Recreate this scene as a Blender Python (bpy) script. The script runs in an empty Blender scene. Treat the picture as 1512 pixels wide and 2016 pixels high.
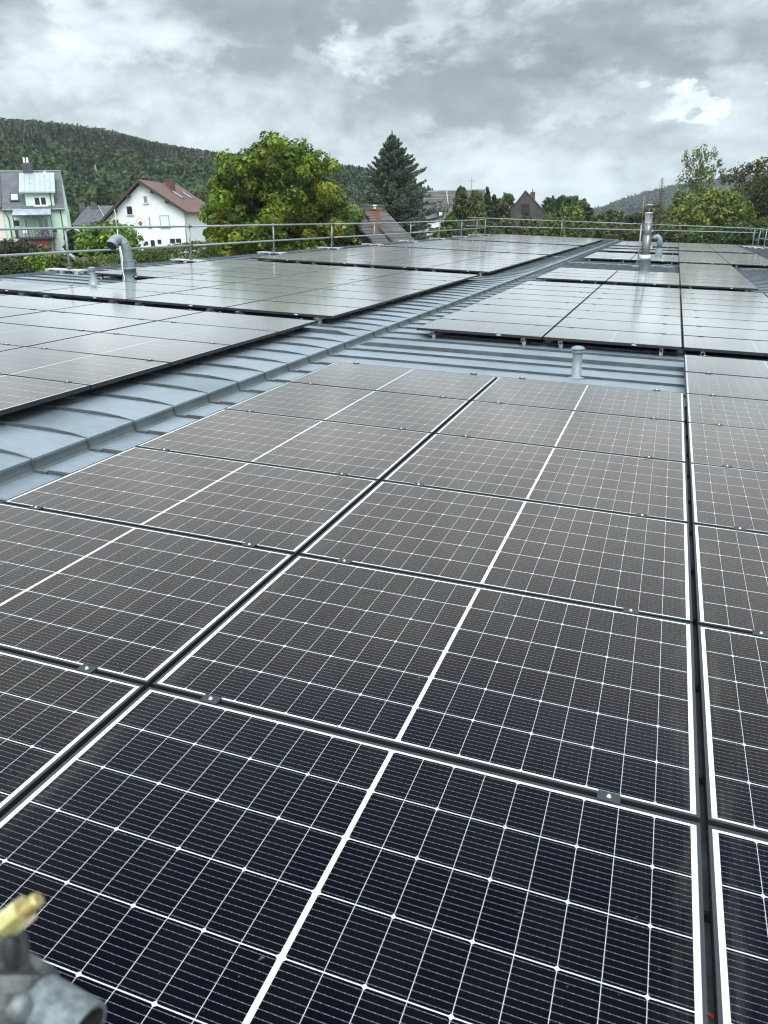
import bpy, bmesh, math, random
import numpy as np
from mathutils import Vector, Matrix

S = bpy.context.scene
COL = S.collection
R_ = math.radians
rng = np.random.default_rng(7)
random.seed(7)

# ------------------------------------------------------------------ camera
PHI = R_(3.0)                      # the roof falls 3 degrees from left to right
SP, CP = math.sin(PHI), math.cos(PHI)
RY = np.array([[CP, 0, SP], [0, 1, 0], [-SP, 0, CP]])
F_PX = 1527.57                     # focal length in pixels of a 1512 x 2016 frame
RC = np.array([[0.9425606, 0.33314803, 0.02432898],
               [0.14203288, -0.33379397, -0.93188424],
               [-0.30233454, 0.88181289, -0.36193902]]) @ RY.T
CAM = RY @ np.array([1.45068174, -0.68481348, 1.50131566])
cam_d = bpy.data.cameras.new('camera')
cam = bpy.data.objects.new('camera', cam_d)
COL.objects.link(cam)
cam_d.sensor_fit = 'VERTICAL'
cam_d.sensor_height = 36.0
cam_d.sensor_width = 27.0
cam_d.lens = F_PX / 2016 * 36.0
cam_d.clip_start = 0.02
cam_d.clip_end = 20000
cam_d.dof.use_dof = True
cam_d.dof.focus_distance = 5.0
cam_d.dof.aperture_fstop = 7.5
mw = Matrix.Identity(4)
for i in range(3):
    mw[i][0], mw[i][1], mw[i][2], mw[i][3] = RC[0][i], -RC[1][i], -RC[2][i], CAM[i]
cam.matrix_world = mw
S.camera = cam
S.render.resolution_x, S.render.resolution_y = 768, 1024
S.view_settings.view_transform = 'Standard'
S.view_settings.look = 'None'
S.view_settings.exposure = 0.45
S.view_settings.gamma = 1.0
S.cycles.max_bounces = 6
S.cycles.diffuse_bounces = 2
S.cycles.glossy_bounces = 3
S.cycles.transmission_bounces = 3
S.cycles.transparent_max_bounces = 6
S.cycles.volume_bounces = 0
S.cycles.caustics_reflective = False
S.cycles.caustics_refractive = False
S.cycles.pixel_filter_type = 'BLACKMAN_HARRIS'
S.cycles.filter_width = 1.15
S.cycles.use_denoising = True
S.cycles.denoiser = 'OPENIMAGEDENOISE'
S.cycles.denoising_input_passes = 'RGB_ALBEDO_NORMAL'


def ray(px, py):
    """horizontal unit direction and slope of the sight line through a photo pixel"""
    d = RC.T @ np.array([(px - 756) / F_PX, (py - 1008) / F_PX, 1.0])
    h = math.hypot(d[0], d[1])
    return np.array([d[0] / h, d[1] / h]), d[2] / h


def P(px, py, D):
    h, s = ray(px, py)
    return np.array([CAM[0] + h[0] * D, CAM[1] + h[1] * D, CAM[2] + s * D])


def W(u, v, z):
    """roof coordinates (across, along, above panel glass) to world"""
    return RY @ np.array([u, v, z])


# ------------------------------------------------------------------ sun and sky
SUN_EL, SUN_AZ = R_(48), R_(150)   # azimuth clockwise from +Y
sd = bpy.data.lights.new('sun', 'SUN')
sd.energy = 1.0
sd.angle = R_(25)
sd.color = (1.0, 0.96, 0.90)
sun = bpy.data.objects.new('sun', sd)
COL.objects.link(sun)
sv = Vector((math.sin(SUN_AZ) * math.cos(SUN_EL), math.cos(SUN_AZ) * math.cos(SUN_EL), math.sin(SUN_EL)))
sun.rotation_euler = sv.to_track_quat('Z', 'Y').to_euler()
sun.location = (0, -30, 60)

wd = bpy.data.worlds.new('World')
S.world = wd
wd.use_nodes = True
nt = wd.node_tree
nt.nodes.clear()


class NT:
    """terse node helper"""
    def __init__(s, tree):
        s.t = tree

    def n(s, typ, **kw):
        nd = s.t.nodes.new(typ)
        for k, v in kw.items():
            setattr(nd, k, v)
        return nd

    def link(s, a, b):
        s.t.links.new(a, b)

    def put(s, sock, v):
        if isinstance(v, bpy.types.NodeSocket):
            s.t.links.new(v, sock)
        elif v is not None:
            sock.default_value = v

    def m(s, op, a, b=None, c=None, clamp=False):
        nd = s.n('ShaderNodeMath', operation=op, use_clamp=clamp)
        s.put(nd.inputs[0], a)
        s.put(nd.inputs[1], b)
        s.put(nd.inputs[2], c)
        return nd.outputs[0]

    def mix(s, f, a, b, typ='MIX'):
        nd = s.n('ShaderNodeMix', data_type='RGBA', blend_type=typ)
        s.put(nd.inputs[0], f)
        s.put(nd.inputs[6], a)
        s.put(nd.inputs[7], b)
        return nd.outputs[2]

    def noise(s, vec, scale, detail=4, rough=.55, dist=0.0, dim='3D'):
        nd = s.n('ShaderNodeTexNoise', noise_dimensions=dim)
        s.put(nd.inputs['Vector'], vec)
        nd.inputs['Scale'].default_value = scale
        nd.inputs['Detail'].default_value = detail
        nd.inputs['Roughness'].default_value = rough
        nd.inputs['Distortion'].default_value = dist
        return nd

    def ss(s, x, a, b):
        nd = s.n('ShaderNodeMapRange', interpolation_type='SMOOTHSTEP')
        s.put(nd.inputs[0], x)
        nd.inputs[1].default_value = a
        nd.inputs[2].default_value = b
        return nd.outputs[0]

    def vmul(s, vec, xyz):
        nd = s.n('ShaderNodeVectorMath', operation='MULTIPLY')
        s.put(nd.inputs[0], vec)
        nd.inputs[1].default_value = xyz
        return nd.outputs[0]


w = NT(nt)
tc = w.n('ShaderNodeTexCoord').outputs['Generated']
sep = w.n('ShaderNodeSeparateXYZ')
w.link(tc, sep.inputs[0])
dx, dy, dz = sep.outputs
az_ = w.m('ARCTAN2', dx, dy)                          # azimuth from +Y
hyp = w.m('SQRT', w.m('ADD', w.m('MULTIPLY', dx, dx), w.m('MULTIPLY', dy, dy)))
el_ = w.m('ARCTAN2', dz, hyp)
stretched = w.vmul(tc, (3.0, 3.0, 6.0))
nA = w.noise(stretched, 1.15, 6, .58, .35)
nB = w.noise(stretched, 3.0, 5, .52, .25)
nC = w.noise(w.vmul(tc, (3.0, 3.0, 6.0)), 7.5, 5, .58, .15)
fbm = w.m('ADD', w.m('MULTIPLY', nA.outputs[0], .5), w.m('ADD', w.m('MULTIPLY', nB.outputs[0], .34), w.m('MULTIPLY', nC.outputs[0], .16)))
fbm = w.m('SUBTRACT', fbm, .5)
# clouds of this sky: azimuth, elevation (degrees), half widths, weight
warp_a = w.m('MULTIPLY', w.m('SUBTRACT', nB.outputs[0], .5), .30)
warp_e = w.m('MULTIPLY', w.m('SUBTRACT', nC.outputs[0], .5), .11)


def blob(px, py, rx, ry, wt):
    h, sl = ray(px, py)
    a0, e0 = math.atan2(h[0], h[1]), math.atan(sl)
    a = w.m('DIVIDE', w.m('ADD', w.m('SUBTRACT', az_, a0), warp_a), rx / 1640)
    e = w.m('DIVIDE', w.m('ADD', w.m('SUBTRACT', el_, e0), warp_e), ry / 1640)
    r2 = w.m('ADD', w.m('MULTIPLY', a, a), w.m('MULTIPLY', e, e))
    return w.m('MULTIPLY', w.ss(r2, 1.5, 0.15), wt)


puff = w.noise(w.vmul(tc, (3.0, 3.0, 5.0)), 2.3, 5, .5, .2)
puff2 = w.noise(w.vmul(tc, (3.0, 3.0, 5.0)), 5.2, 4, .5, .1)
bil = w.m('ADD', w.m('ABSOLUTE', w.m('SUBTRACT', w.m('MULTIPLY', puff.outputs[0], 2.0), 1.0)),
          w.m('MULTIPLY', w.m('ABSOLUTE', w.m('SUBTRACT', w.m('MULTIPLY', puff2.outputs[0], 2.0), 1.0)), .5))
val = w.m('ADD', w.m('MULTIPLY', fbm, 1.35), w.m('MULTIPLY', w.m('SUBTRACT', bil, .30), .62))
for b in [(900, 178, 230, 82, -.24), (1330, 40, 420, 85, -.26), (560, 10, 260, 62, -.25), (20, 20, 130, 75, -.25),
          (1230, 130, 160, 70, -.10), (420, 150, 180, 60, -.07), (150, 210, 240, 50, -.05),
          (230, 60, 220, 50, .18), (700, 110, 60, 50, .20), (880, 85, 190, 42, .14), (80, 150, 240, 60, .08),
          (1150, 185, 150, 50, .10), (1400, 190, 90, 24, .33), (1000, 345, 380, 50, .09), (550, 215, 180, 60, .05),
          (1230, 290, 240, 45, -.05)]:
    val = w.m('ADD', val, blob(*b))
ramp = w.n('ShaderNodeValToRGB')
cr = ramp.color_ramp
cr.elements[0].position, cr.elements[0].color = 0.0, (.22, .238, .258, 1)
cr.elements[1].position, cr.elements[1].color = 1.0, (.88, .88, .85, 1)
for pos, c in [(.28, (.300, .330, .348)), (.48, (.465, .505, .525)), (.68, (.645, .69, .705))]:
    e = cr.elements.new(pos)
    e.color = (*c, 1)
w.link(w.m('ADD', val, .59, clamp=True), ramp.inputs[0])
lift = w.m('ADD', 1.0, w.m('MULTIPLY', w.ss(dz, .22, .75), 1.9))   # an overcast sky is brightest overhead
back = w.m('ADD', 1.0, w.m('MULTIPLY', w.ss(dy, .25, -.6), .75))      # the thinner cloud is on the sun's side
cl = w.n('ShaderNodeVectorMath', operation='SCALE')
w.link(ramp.outputs[0], cl.inputs[0])
w.put(cl.inputs['Scale'], w.m('MULTIPLY', w.m('MULTIPLY', lift, back), 10.0))
sky = w.n('ShaderNodeTexSky', sky_type='NISHITA')
sky.sun_disc = False
sky.sun_elevation = SUN_EL
sky.sun_rotation = SUN_AZ
skyc = w.mix(.97, sky.outputs[0], w.mix(1.0, cl.outputs[0], (.955, 1.0, 1.03, 1), 'MULTIPLY'))
bg = w.n('ShaderNodeBackground')
bg.inputs[1].default_value = .1
w.link(skyc, bg.inputs[0])
w.link(bg.outputs[0], w.n('ShaderNodeOutputWorld').inputs[0])


# ------------------------------------------------------------------ materials
def mat(name, col, rough=.6, metal=0.0, var=.12, scale=6.0, bump=0.0, bscale=30.0, spec=.5, col2=None):
    m = bpy.data.materials.new(name)
    m.use_nodes = True
    t = NT(m.node_tree)
    b = m.node_tree.nodes['Principled BSDF']
    b.inputs['Roughness'].default_value = rough
    b.inputs['Metallic'].default_value = metal
    b.inputs['Specular IOR Level'].default_value = spec
    co = t.n('ShaderNodeTexCoord').outputs['Object']
    nz = t.noise(co, scale, 5, .6)
    c1 = tuple(max(0, x * (1 - var)) for x in col) + (1,)
    c2 = tuple(min(1, x * (1 + var)) for x in (col2 or col)) + (1,)
    t.link(t.mix(t.ss(nz.outputs[0], .3, .7), c1, c2), b.inputs['Base Color'])
    if bump:
        bn = t.n('ShaderNodeBump')
        bn.inputs['Strength'].default_value = bump
        bn.inputs['Distance'].default_value = .02
        t.link(t.noise(co, bscale, 4, .6).outputs[0], bn.inputs['Height'])
        t.link(bn.outputs[0], b.inputs['Normal'])
    return m


def leaf_mat(name, trans=.25):
    m = bpy.data.materials.new(name)
    m.use_nodes = True
    t = NT(m.node_tree)
    b = m.node_tree.nodes['Principled BSDF']
    out = m.node_tree.nodes['Material Output']
    at = t.n('ShaderNodeAttribute', attribute_name='tint')
    b.inputs['Roughness'].default_value = .6
    b.inputs['Specular IOR Level'].default_value = .25
    t.link(at.outputs['Color'], b.inputs['Base Color'])
    tr = t.n('ShaderNodeBsdfTranslucent')
    t.link(t.mix(1.0, at.outputs['Color'], (1.0, 1.0, .55, 1), 'MULTIPLY'), tr.inputs[0])
    mx = t.n('ShaderNodeMixShader')
    mx.inputs[0].default_value = trans
    t.link(b.outputs[0], mx.inputs[1])
    t.link(tr.outputs[0], mx.inputs[2])
    t.link(mx.outputs[0], out.inputs[0])
    return m


def tile_mat(name, col, row=.3, colw=.25, axis=(1, 2), dark=.6, var=.2, rough=.8, mortar=None):
    """bricks / tiles / shingles drawn in object space"""
    m = bpy.data.materials.new(name)
    m.use_nodes = True
    t = NT(m.node_tree)
    b = m.node_tree.nodes['Principled BSDF']
    b.inputs['Roughness'].default_value = rough
    co = t.n('ShaderNodeTexCoord').outputs['Object']
    sp = t.n('ShaderNodeSeparateXYZ')
    t.link(co, sp.inputs[0])
    cb = t.n('ShaderNodeCombineXYZ')
    t.link(sp.outputs[axis[0]], cb.inputs[0])
    t.link(sp.outputs[axis[1]], cb.inputs[1])
    br = t.n('ShaderNodeTexBrick')
    t.link(cb.outputs[0], br.inputs[0])
    br.inputs['Color1'].default_value = tuple(x * (1 - var) for x in col) + (1,)
    br.inputs['Color2'].default_value = tuple(x * (1 + var) for x in col) + (1,)
    br.inputs['Mortar'].default_value = (*mortar, 1) if mortar else tuple(x * dark for x in col) + (1,)
    br.inputs['Scale'].default_value = 1.0
    br.inputs['Mortar Size'].default_value = row * .07
    br.inputs['Brick Width'].default_value = colw
    br.inputs['Row Height'].default_value = row
    nz = t.noise(co, 1.2, 5, .6)
    nd = t.n('ShaderNodeMapRange')
    t.link(nz.outputs[0], nd.inputs[0])
    nd.inputs[1].default_value, nd.inputs[2].default_value = .3, .7
    nd.inputs[3].default_value, nd.inputs[4].default_value = .65, 1.3
    sc = t.n('ShaderNodeVectorMath', operation='SCALE')
    t.link(br.outputs[0], sc.inputs[0])
    t.link(nd.outputs[0], sc.inputs['Scale'])
    t.link(sc.outputs[0], b.inputs['Base Color'])
    bn = t.n('ShaderNodeBump')
    bn.inputs['Strength'].default_value = .5
    bn.inputs['Distance'].default_value = .03
    t.link(br.outputs[1], bn.inputs['Height'])
    bn.invert = True
    t.link(bn.outputs[0], b.inputs['Normal'])
    return m


def zinc_mat():
    """weathered zinc: every tray between two seams has its own shade"""
    m = bpy.data.materials.new('weathered_zinc')
    m.use_nodes = True
    t = NT(m.node_tree)
    b = m.node_tree.nodes['Principled BSDF']
    co = t.n('ShaderNodeTexCoord').outputs['Object']
    sp = t.n('ShaderNodeSeparateXYZ')
    t.link(co, sp.inputs[0])
    tray = t.m('FLOOR', t.m('DIVIDE', t.m('SUBTRACT', sp.outputs[1], 3.13), .535))
    wn = t.n('ShaderNodeTexWhiteNoise', noise_dimensions='1D')
    t.link(tray, wn.inputs['W'])
    n1 = t.noise(co, 1.4, 6, .65, .4)
    n2 = t.noise(t.vmul(co, (3, 14, 3)), 2.5, 5, .6)
    n3 = t.noise(co, 26, 4, .7)
    f = t.m('ADD', t.m('MULTIPLY', n1.outputs[0], .5), t.m('ADD', t.m('MULTIPLY', n2.outputs[0], .42), t.m('MULTIPLY', wn.outputs[0], .22)))
    f = t.m('ADD', f, t.m('MULTIPLY', n3.outputs[0], .12))
    c = t.mix(t.ss(f, .35, .85), (.138, .164, .190, 1), (.242, .278, .315, 1))
    c = t.mix(t.m('MULTIPLY', t.ss(n3.outputs[0], .62, .78), .30), c, (.30, .345, .385, 1))
    t.link(c, b.inputs['Base Color'])
    b.inputs['Metallic'].default_value = .25
    t.link(t.m('ADD', .34, t.m('MULTIPLY', n1.outputs[0], .22)), b.inputs['Roughness'])
    bn = t.n('ShaderNodeBump')
    bn.inputs['Strength'].default_value = .25
    bn.inputs['Distance'].default_value = .012
    t.link(t.noise(t.vmul(co, (1, 2.2, 1)), 1.6, 3, .5).outputs[0], bn.inputs['Height'])
    t.link(bn.outputs[0], b.inputs['Normal'])
    return m


def cell_mat():
    """108 half cut cells with white grid, centre bar and busbars under textured glass"""
    m = bpy.data.materials.new('solar_cells_under_glass')
    m.use_nodes = True
    t = NT(m.node_tree)
    b = m.node_tree.nodes['Principled BSDF']
    co = t.n('ShaderNodeTexCoord').outputs['Object']
    sp = t.n('ShaderNodeSeparateXYZ')
    t.link(co, sp.inputs[0])
    x, y = sp.outputs[0], sp.outputs[1]
    xa = t.m('ABSOLUTE', x)
    ya = t.m('ABSOLUTE', y)
    px, py = .09267, .1838
    cx = t.m('DIVIDE', t.m('SUBTRACT', xa, .0064), px)
    cy = t.m('DIVIDE', t.m('ADD', y, .5514), py)
    fx, fy = t.m('FRACT', cx), t.m('FRACT', cy)
    ddx = t.m('MULTIPLY', t.m('MINIMUM', fx, t.m('SUBTRACT', 1.0, fx)), px)
    ddy = t.m('MULTIPLY', t.m('MINIMUM', fy, t.m('SUBTRACT', 1.0, fy)), py)
    # chamfered corners only every second column line (a half cell keeps two of the four)
    par = t.m('LESS_THAN', t.m('ABSOLUTE', t.m('SUBTRACT', t.m('FRACT', t.m('MULTIPLY', t.m('ADD', cx, .5), .5)), .25)), .25)
    cham = t.m('MULTIPLY', t.m('LESS_THAN', t.m('ADD', ddx, ddy), .0072), t.m('ADD', .55, t.m('MULTIPLY', par, .45)))
    wm = t.m('MAXIMUM', t.m('LESS_THAN', ddx, .0005), t.m('LESS_THAN', ddy, .0013))
    wm = t.m('MAXIMUM', wm, t.m('GREATER_THAN', cham, .7))
    wm = t.m('MAXIMUM', wm, t.m('LESS_THAN', xa, .0061))
    wm = t.m('MAXIMUM', wm, t.m('GREATER_THAN', xa, .8405))
    wm = t.m('MAXIMUM', wm, t.m('GREATER_THAN', ya, .5514))
    # ten wires per cell along the long side, with solder dots
    fb = t.m('FRACT', t.m('DIVIDE', t.m('ADD', y, .5514), py / 10))
    db = t.m('MULTIPLY', t.m('ABSOLUTE', t.m('SUBTRACT', fb, .5)), py / 10)
    fd = t.m('ABSOLUTE', t.m('SUBTRACT', t.m('FRACT', t.m('DIVIDE', xa, px / 5)), .5))
    wid = t.m('ADD', .00022, t.m('MULTIPLY', t.m('LESS_THAN', fd, .05), .00035))
    bus = t.m('LESS_THAN', db, wid)
    # silver ribbon inside the white end margin
    rib = t.m('LESS_THAN', t.m('ABSOLUTE', t.m('SUBTRACT', xa, .8455)), .0022)
    rc = t.m('LESS_THAN', xa, .0022)
    wn = t.n('ShaderNodeTexWhiteNoise', noise_dimensions='3D')
    cb = t.n('ShaderNodeCombineXYZ')
    t.link(t.m('FLOOR', t.m('MULTIPLY', cx, t.m('SIGN', x))), cb.inputs[0])
    t.link(t.m('FLOOR', cy), cb.inputs[1])
    oi = t.n('ShaderNodeObjectInfo')
    t.link(oi.outputs['Random'], cb.inputs[2])
    t.link(cb.outputs[0], wn.inputs[0])
    cell = t.mix(wn.outputs[0], (.0013, .0014, .0030, 1), (.0030, .0027, .0042, 1))
    cell = t.mix(t.m('MULTIPLY', oi.outputs['Random'], .6), cell, (.0012, .0018, .0066, 1))
    c = t.mix(bus, cell, (.30, .31, .32, 1))
    c = t.mix(wm, c, (.62, .64, .65, 1))
    c = t.mix(t.m('MAXIMUM', rib, t.m('MULTIPLY', rc, .5)), c, (.52, .55, .57, 1))
    # dust film with its own spots
    dn = t.noise(co, 3.0, 5, .65)
    ds = t.noise(co, 42, 3, .6)
    dust = t.m('ADD', t.m('MULTIPLY', t.ss(dn.outputs[0], .35, .75), .0028), t.m('MULTIPLY', t.ss(ds.outputs[0], .71, .79), .13))
    edge = t.m('MULTIPLY', t.ss(xa, .74, .835), t.ss(t.noise(t.vmul(co, (9, 1.2, 1)), 2.2, 4, .6).outputs[0], .35, .7))
    dust = t.m('ADD', dust, t.m('MULTIPLY', edge, .035))
    c = t.mix(dust, c, (.55, .50, .44, 1))
    t.link(c, b.inputs['Base Color'])
    b.inputs['Roughness'].default_value = .6
    b.inputs['Specular IOR Level'].default_value = 0.0
    # anti-reflective textured glass: almost nothing seen from above, mirror-like at a grazing angle
    lw = t.n('ShaderNodeLayerWeight')
    lw.inputs[0].default_value = .5
    fr_ = t.m('ADD', .001, t.m('MULTIPLY', t.m('POWER', lw.outputs['Facing'], 5.2), 1.9), clamp=True)
    gl = t.n('ShaderNodeBsdfAnisotropic')
    t.link(t.mix(t.ss(lw.outputs['Facing'], .72, .89), t.mix(t.ss(lw.outputs['Facing'], .34, .50), (.82, .86, 1.0, 1), (1.0, .865, .765, 1)), (.97, .97, .96, 1)), gl.inputs['Color'])
    t.link(t.m('ADD', .075, t.m('ADD', t.m('MULTIPLY', dn.outputs[0], .07), t.m('MULTIPLY', oi.outputs['Random'], .02))), gl.inputs['Roughness'])
    mx = t.n('ShaderNodeMixShader')
    t.link(fr_, mx.inputs[0])
    t.link(b.outputs[0], mx.inputs[1])
    du_ = t.n('ShaderNodeBsdfDiffuse')            # dust film, seen edge on at a grazing angle
    du_.inputs[0].default_value = (.50, .50, .50, 1)
    m2 = t.n('ShaderNodeMixShader')
    m2.inputs[0].default_value = .17
    t.link(gl.outputs[0], m2.inputs[1])
    t.link(du_.outputs[0], m2.inputs[2])
    t.link(m2.outputs[0], mx.inputs[2])
    t.link(mx.outputs[0], m.node_tree.nodes['Material Output'].inputs[0])
    return m


M = {}
M['zinc'] = zinc_mat()
M['cells'] = cell_mat()
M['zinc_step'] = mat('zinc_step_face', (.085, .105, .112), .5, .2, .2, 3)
M['zinc_dark'] = mat('shade_toned_zinc_fold', (.068, .082, .088), .6, .15, .25, 5)  # seam shading put into the colour, darker than the trays
M['anod'] = mat('black_anodised_aluminium', (.022, .0235, .026), .45, .2, .1, 9)
M['black'] = mat('matt_black', (.01, .01, .011), .7)
M['alu'] = mat('mill_aluminium', (.62, .63, .64), .35, .9, .08, 12)
M['galv'] = mat('galvanised_steel', (.29, .325, .34), .45, .45, .14, 22, .08, 60)
M['galv_dark'] = mat('forged_galvanised_steel', (.115, .12, .12), .5, .5, .35, 70, .3, 200)
M['galv_near'] = mat('mottled_galvanised_tube', (.155, .175, .182), .48, .35, .38, 110, .15, 260)
M['galv_shadow'] = mat('painted_hollow_shade', (.03, .032, .033), .6, .3, .4, 90)  # near-black steel copy, paints the shade inside hollows
M['inox'] = mat('stainless_steel', (.135, .137, .14), .26, 1.0, .08, 3)
M['inox_bright'] = mat('bright_stainless_steel', (.68, .68, .67), .34, .7, .05, 3)
M['duct'] = mat('galvanised_duct', (.20, .235, .255), .45, .3, .2, 7, .05, 20)
M['bluegrey'] = mat('blue_grey_pipe', (.165, .205, .23), .45, .1, .12, 6)
M['concrete'] = mat('pale_concrete', (.42, .43, .42), .85, 0, .1, 18, .2, 60)
M['white'] = mat('white_plastic', (.78, .79, .79), .5, 0, .05)
M['red'] = mat('red_cable_sheath', (.42, .02, .025), .45)
M['brass'] = mat('yellow_chromated_steel', (.60, .58, .16), .36, .6, .2, 70, col2=(.66, .50, .42))
M['brass_dark'] = mat('chromated_thread', (.42, .35, .14), .42, .6, .2, 90)
M['leaf'] = leaf_mat('foliage')
M['hedge_core'] = mat('inner_hedge_twigs', (.03, .036, .016), .9, 0, .3, 6)
M['bark'] = mat('bark', (.085, .07, .055), .9, 0, .3, 6, .5, 14)
M['render_white'] = mat('white_render', (.80, .81, .82), .9, 0, .035, .7, .06, 40)
M['render_green'] = mat('mint_green_render', (.58, .755, .625), .9, 0, .03, .7, .05, 40)
M['render_pink'] = mat('pale_pink_render', (.76, .66, .62), .9, 0, .03, .7)
M['brown_wood'] = mat('dark_brown_timber', (.05, .03, .023), .7, 0, .25, 9)
M['frame_dark'] = mat('anthracite_metal', (.05, .055, .06), .5, .3)
M['glass'] = mat('window_glass', (.02, .025, .03), .12, 0, .3, .6, spec=.4)
M['glass_pale'] = mat('window_with_pale_curtain', (.28, .31, .36), .12, 0, .25, 1.2)
M['blind'] = mat('white_roller_blind', (.72, .74, .76), .6, 0, .03)
M['blind_dim'] = mat('grey_roller_blind', (.40, .42, .42), .6, 0, .06)
M['slate'] = tile_mat('grey_slate', (.095, .10, .112), .22, .3, (0, 2), .75, .14, .6)
M['slate_dark'] = tile_mat('dark_slate', (.075, .078, .085), .25, .3, (0, 2), .6, .25, .6)
M['slate_old'] = tile_mat('weathered_slate', (.12, .112, .105), .30, .34, (1, 2), .5, .28, .85)
M['shingle'] = tile_mat('weathered_grey_shingle', (.088, .082, .08), .34, .42, (1, 2), .42, .28, .9)
M['redtile'] = tile_mat('brown_red_roof_tile', (.135, .066, .054), .36, .32, (1, 2), .55, .13, .75)
M['brick'] = tile_mat('red_brick', (.20, .075, .05), .075, .24, (0, 2), .8, .2, .9, (.28, .24, .21))
M['brownbrick'] = tile_mat('brown_brick', (.12, .065, .05), .09, .26, (0, 2), .7, .15, .9)
M['timber_grey'] = tile_mat('weathered_board_cladding', (.20, .178, .162), 9.0, .34, (0, 2), .35, .28, .9)
M['dark_clad'] = tile_mat('dark_slate_cladding', (.045, .043, .044), .25, .3, (0, 2), .7, .15, .7)
M['redwood'] = tile_mat('red_painted_boards', (.24, .03, .028), .16, 6.0, (0, 2), .5, .12, .7)
M['dormer_zinc'] = mat('pale_zinc', (.33, .37, .40), .5, .2, .1, 2)
M['orange'] = mat('terracotta', (.30, .11, .05), .7)
M['ochre'] = mat('pale_ochre_paint', (.40, .35, .22), .8)
M['pink'] = mat('pink_petals', (.75, .42, .42), .7)
M['steel_far'] = mat('grey_lattice_steel', (.22, .24, .25), .6, .3)


# ------------------------------------------------------------------ mesh helpers
class MB:
    def __init__(s):
        s.v, s.f, s.mi = [], [], []
        s.smooth = []

    def add(s, vs, fs, mi=0, smooth=False):
        o = len(s.v)
        s.v += [tuple(map(float, p)) for p in vs]
        for f in fs:
            s.f.append(tuple(o + i for i in f))
            s.mi.append(mi)
            s.smooth.append(smooth)
        return s

    def box(s, x0, y0, z0, x1, y1, z1, mi=0):
        vs = [(x, y, z) for z in (z0, z1) for y in (y0, y1) for x in (x0, x1)]
        return s.add(vs, [(0, 2, 3, 1), (4, 5, 7, 6), (0, 1, 5, 4), (2, 6, 7, 3), (0, 4, 6, 2), (1, 3, 7, 5)], mi)

    def hexa(s, pts, mi=0):
        """8 points: bottom 4 ccw, top 4 ccw"""
        return s.add(pts, [(3, 2, 1, 0), (4, 5, 6, 7), (0, 1, 5, 4), (1, 2, 6, 5), (2, 3, 7, 6), (3, 0, 4, 7)], mi)

    def prism(s, poly, off, mi=0):
        """polygon (list of 3d points) extruded by vector off"""
        n = len(poly)
        off = np.array(off)
        vs = [np.array(p) for p in poly] + [np.array(p) + off for p in poly]
        fs = [tuple(range(n))[::-1], tuple(range(n, 2 * n))]
        fs += [(i, (i + 1) % n, n + (i + 1) % n, n + i) for i in range(n)]
        return s.add(vs, fs, mi)

    def tube(s, pts, rad, n=10, mi=0, cap=True, smooth=True):
        pts = [np.array(p, float) for p in pts]
        rads = rad if hasattr(rad, '__len__') else [rad] * len(pts)
        rings = []
        t0 = pts[1] - pts[0]
        t0 /= np.linalg.norm(t0)
        a = np.array([0, 0, 1.0]) if abs(t0[2]) < .9 else np.array([1.0, 0, 0])
        a = a - t0 * (a @ t0)
        a /= np.linalg.norm(a)
        for i, p in enumerate(pts):
            t = pts[min(i + 1, len(pts) - 1)] - pts[max(i - 1, 0)]
            t /= max(np.linalg.norm(t), 1e-9)
            a = a - t * (a @ t)
            a /= np.linalg.norm(a)
            b = np.cross(t, a)
            rings.append([p + rads[i] * (math.cos(2 * math.pi * k / n) * a + math.sin(2 * math.pi * k / n) * b) for k in range(n)])
        vs = [q for r in rings for q in r]
        fs = [(i * n + k, i * n + (k + 1) % n, (i + 1) * n + (k + 1) % n, (i + 1) * n + k) for i in range(len(pts) - 1) for k in range(n)]
        s.add(vs, fs, mi, smooth)
        if cap:
            o = len(s.v) - len(vs)
            s.f += [tuple(o + k for k in range(n))[::-1], tuple(o + (len(pts) - 1) * n + k for k in range(n))]
            s.mi += [mi, mi]
            s.smooth += [False, False]
        return s

    def lathe(s, prof, n=20, mi=0, origin=(0, 0, 0), smooth=True):
        o = np.array(origin, float)
        vs = [o + np.array([r * math.cos(2 * math.pi * k / n), r * math.sin(2 * math.pi * k / n), z]) for r, z in prof for k in range(n)]
        fs = [(i * n + k, i * n + (k + 1) % n, (i + 1) * n + (k + 1) % n, (i + 1) * n + k) for i in range(len(prof) - 1) for k in range(n)]
        return s.add(vs, fs, mi, smooth)

    def mesh(s, name, mats):
        me = bpy.data.meshes.new(name)
        me.from_pydata(s.v, [], s.f)
        for m in (mats if isinstance(mats, (list, tuple)) else [mats]):
            me.materials.append(m)
        me.polygons.foreach_set('material_index', s.mi)
        me.polygons.foreach_set('use_smooth', s.smooth)
        me.update()
        return me

    def build(s, name, mats, parent=None, loc=None, rot=None):
        return link(name, s.mesh(name, mats), parent, loc, rot)


def link(name, data, parent=None, loc=None, rot=None):
    o = bpy.data.objects.new(name, data)
    COL.objects.link(o)
    if parent is not None:
        o.parent = parent
    if loc is not None:
        o.location = tuple(map(float, loc))
    if rot is not None:
        o.rotation_euler = rot
    return o


def tag(o, label=None, cat=None, group=None, kind=None):
    if label:
        o['label'] = label
    if cat:
        o['category'] = cat
    if group:
        o['group'] = group
    if kind:
        o['kind'] = kind
    return o


def empty(name, loc, rot=None, label=None, cat=None, group=None):
    return tag(link(name, None, None, loc, rot), label, cat, group)


# ------------------------------------------------------------------ terrain
def sst(x, a, b):
    t = np.clip((x - a) / (b - a), 0, 1)
    return t * t * (3 - 2 * t)


def az_slope(tbl):
    a = []
    for px, py in tbl:
        h, s_ = ray(px, py)
        a.append((math.atan2(h[0], h[1]), s_))
    a = np.array(sorted(a))
    return a[:, 0], a[:, 1]


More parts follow.
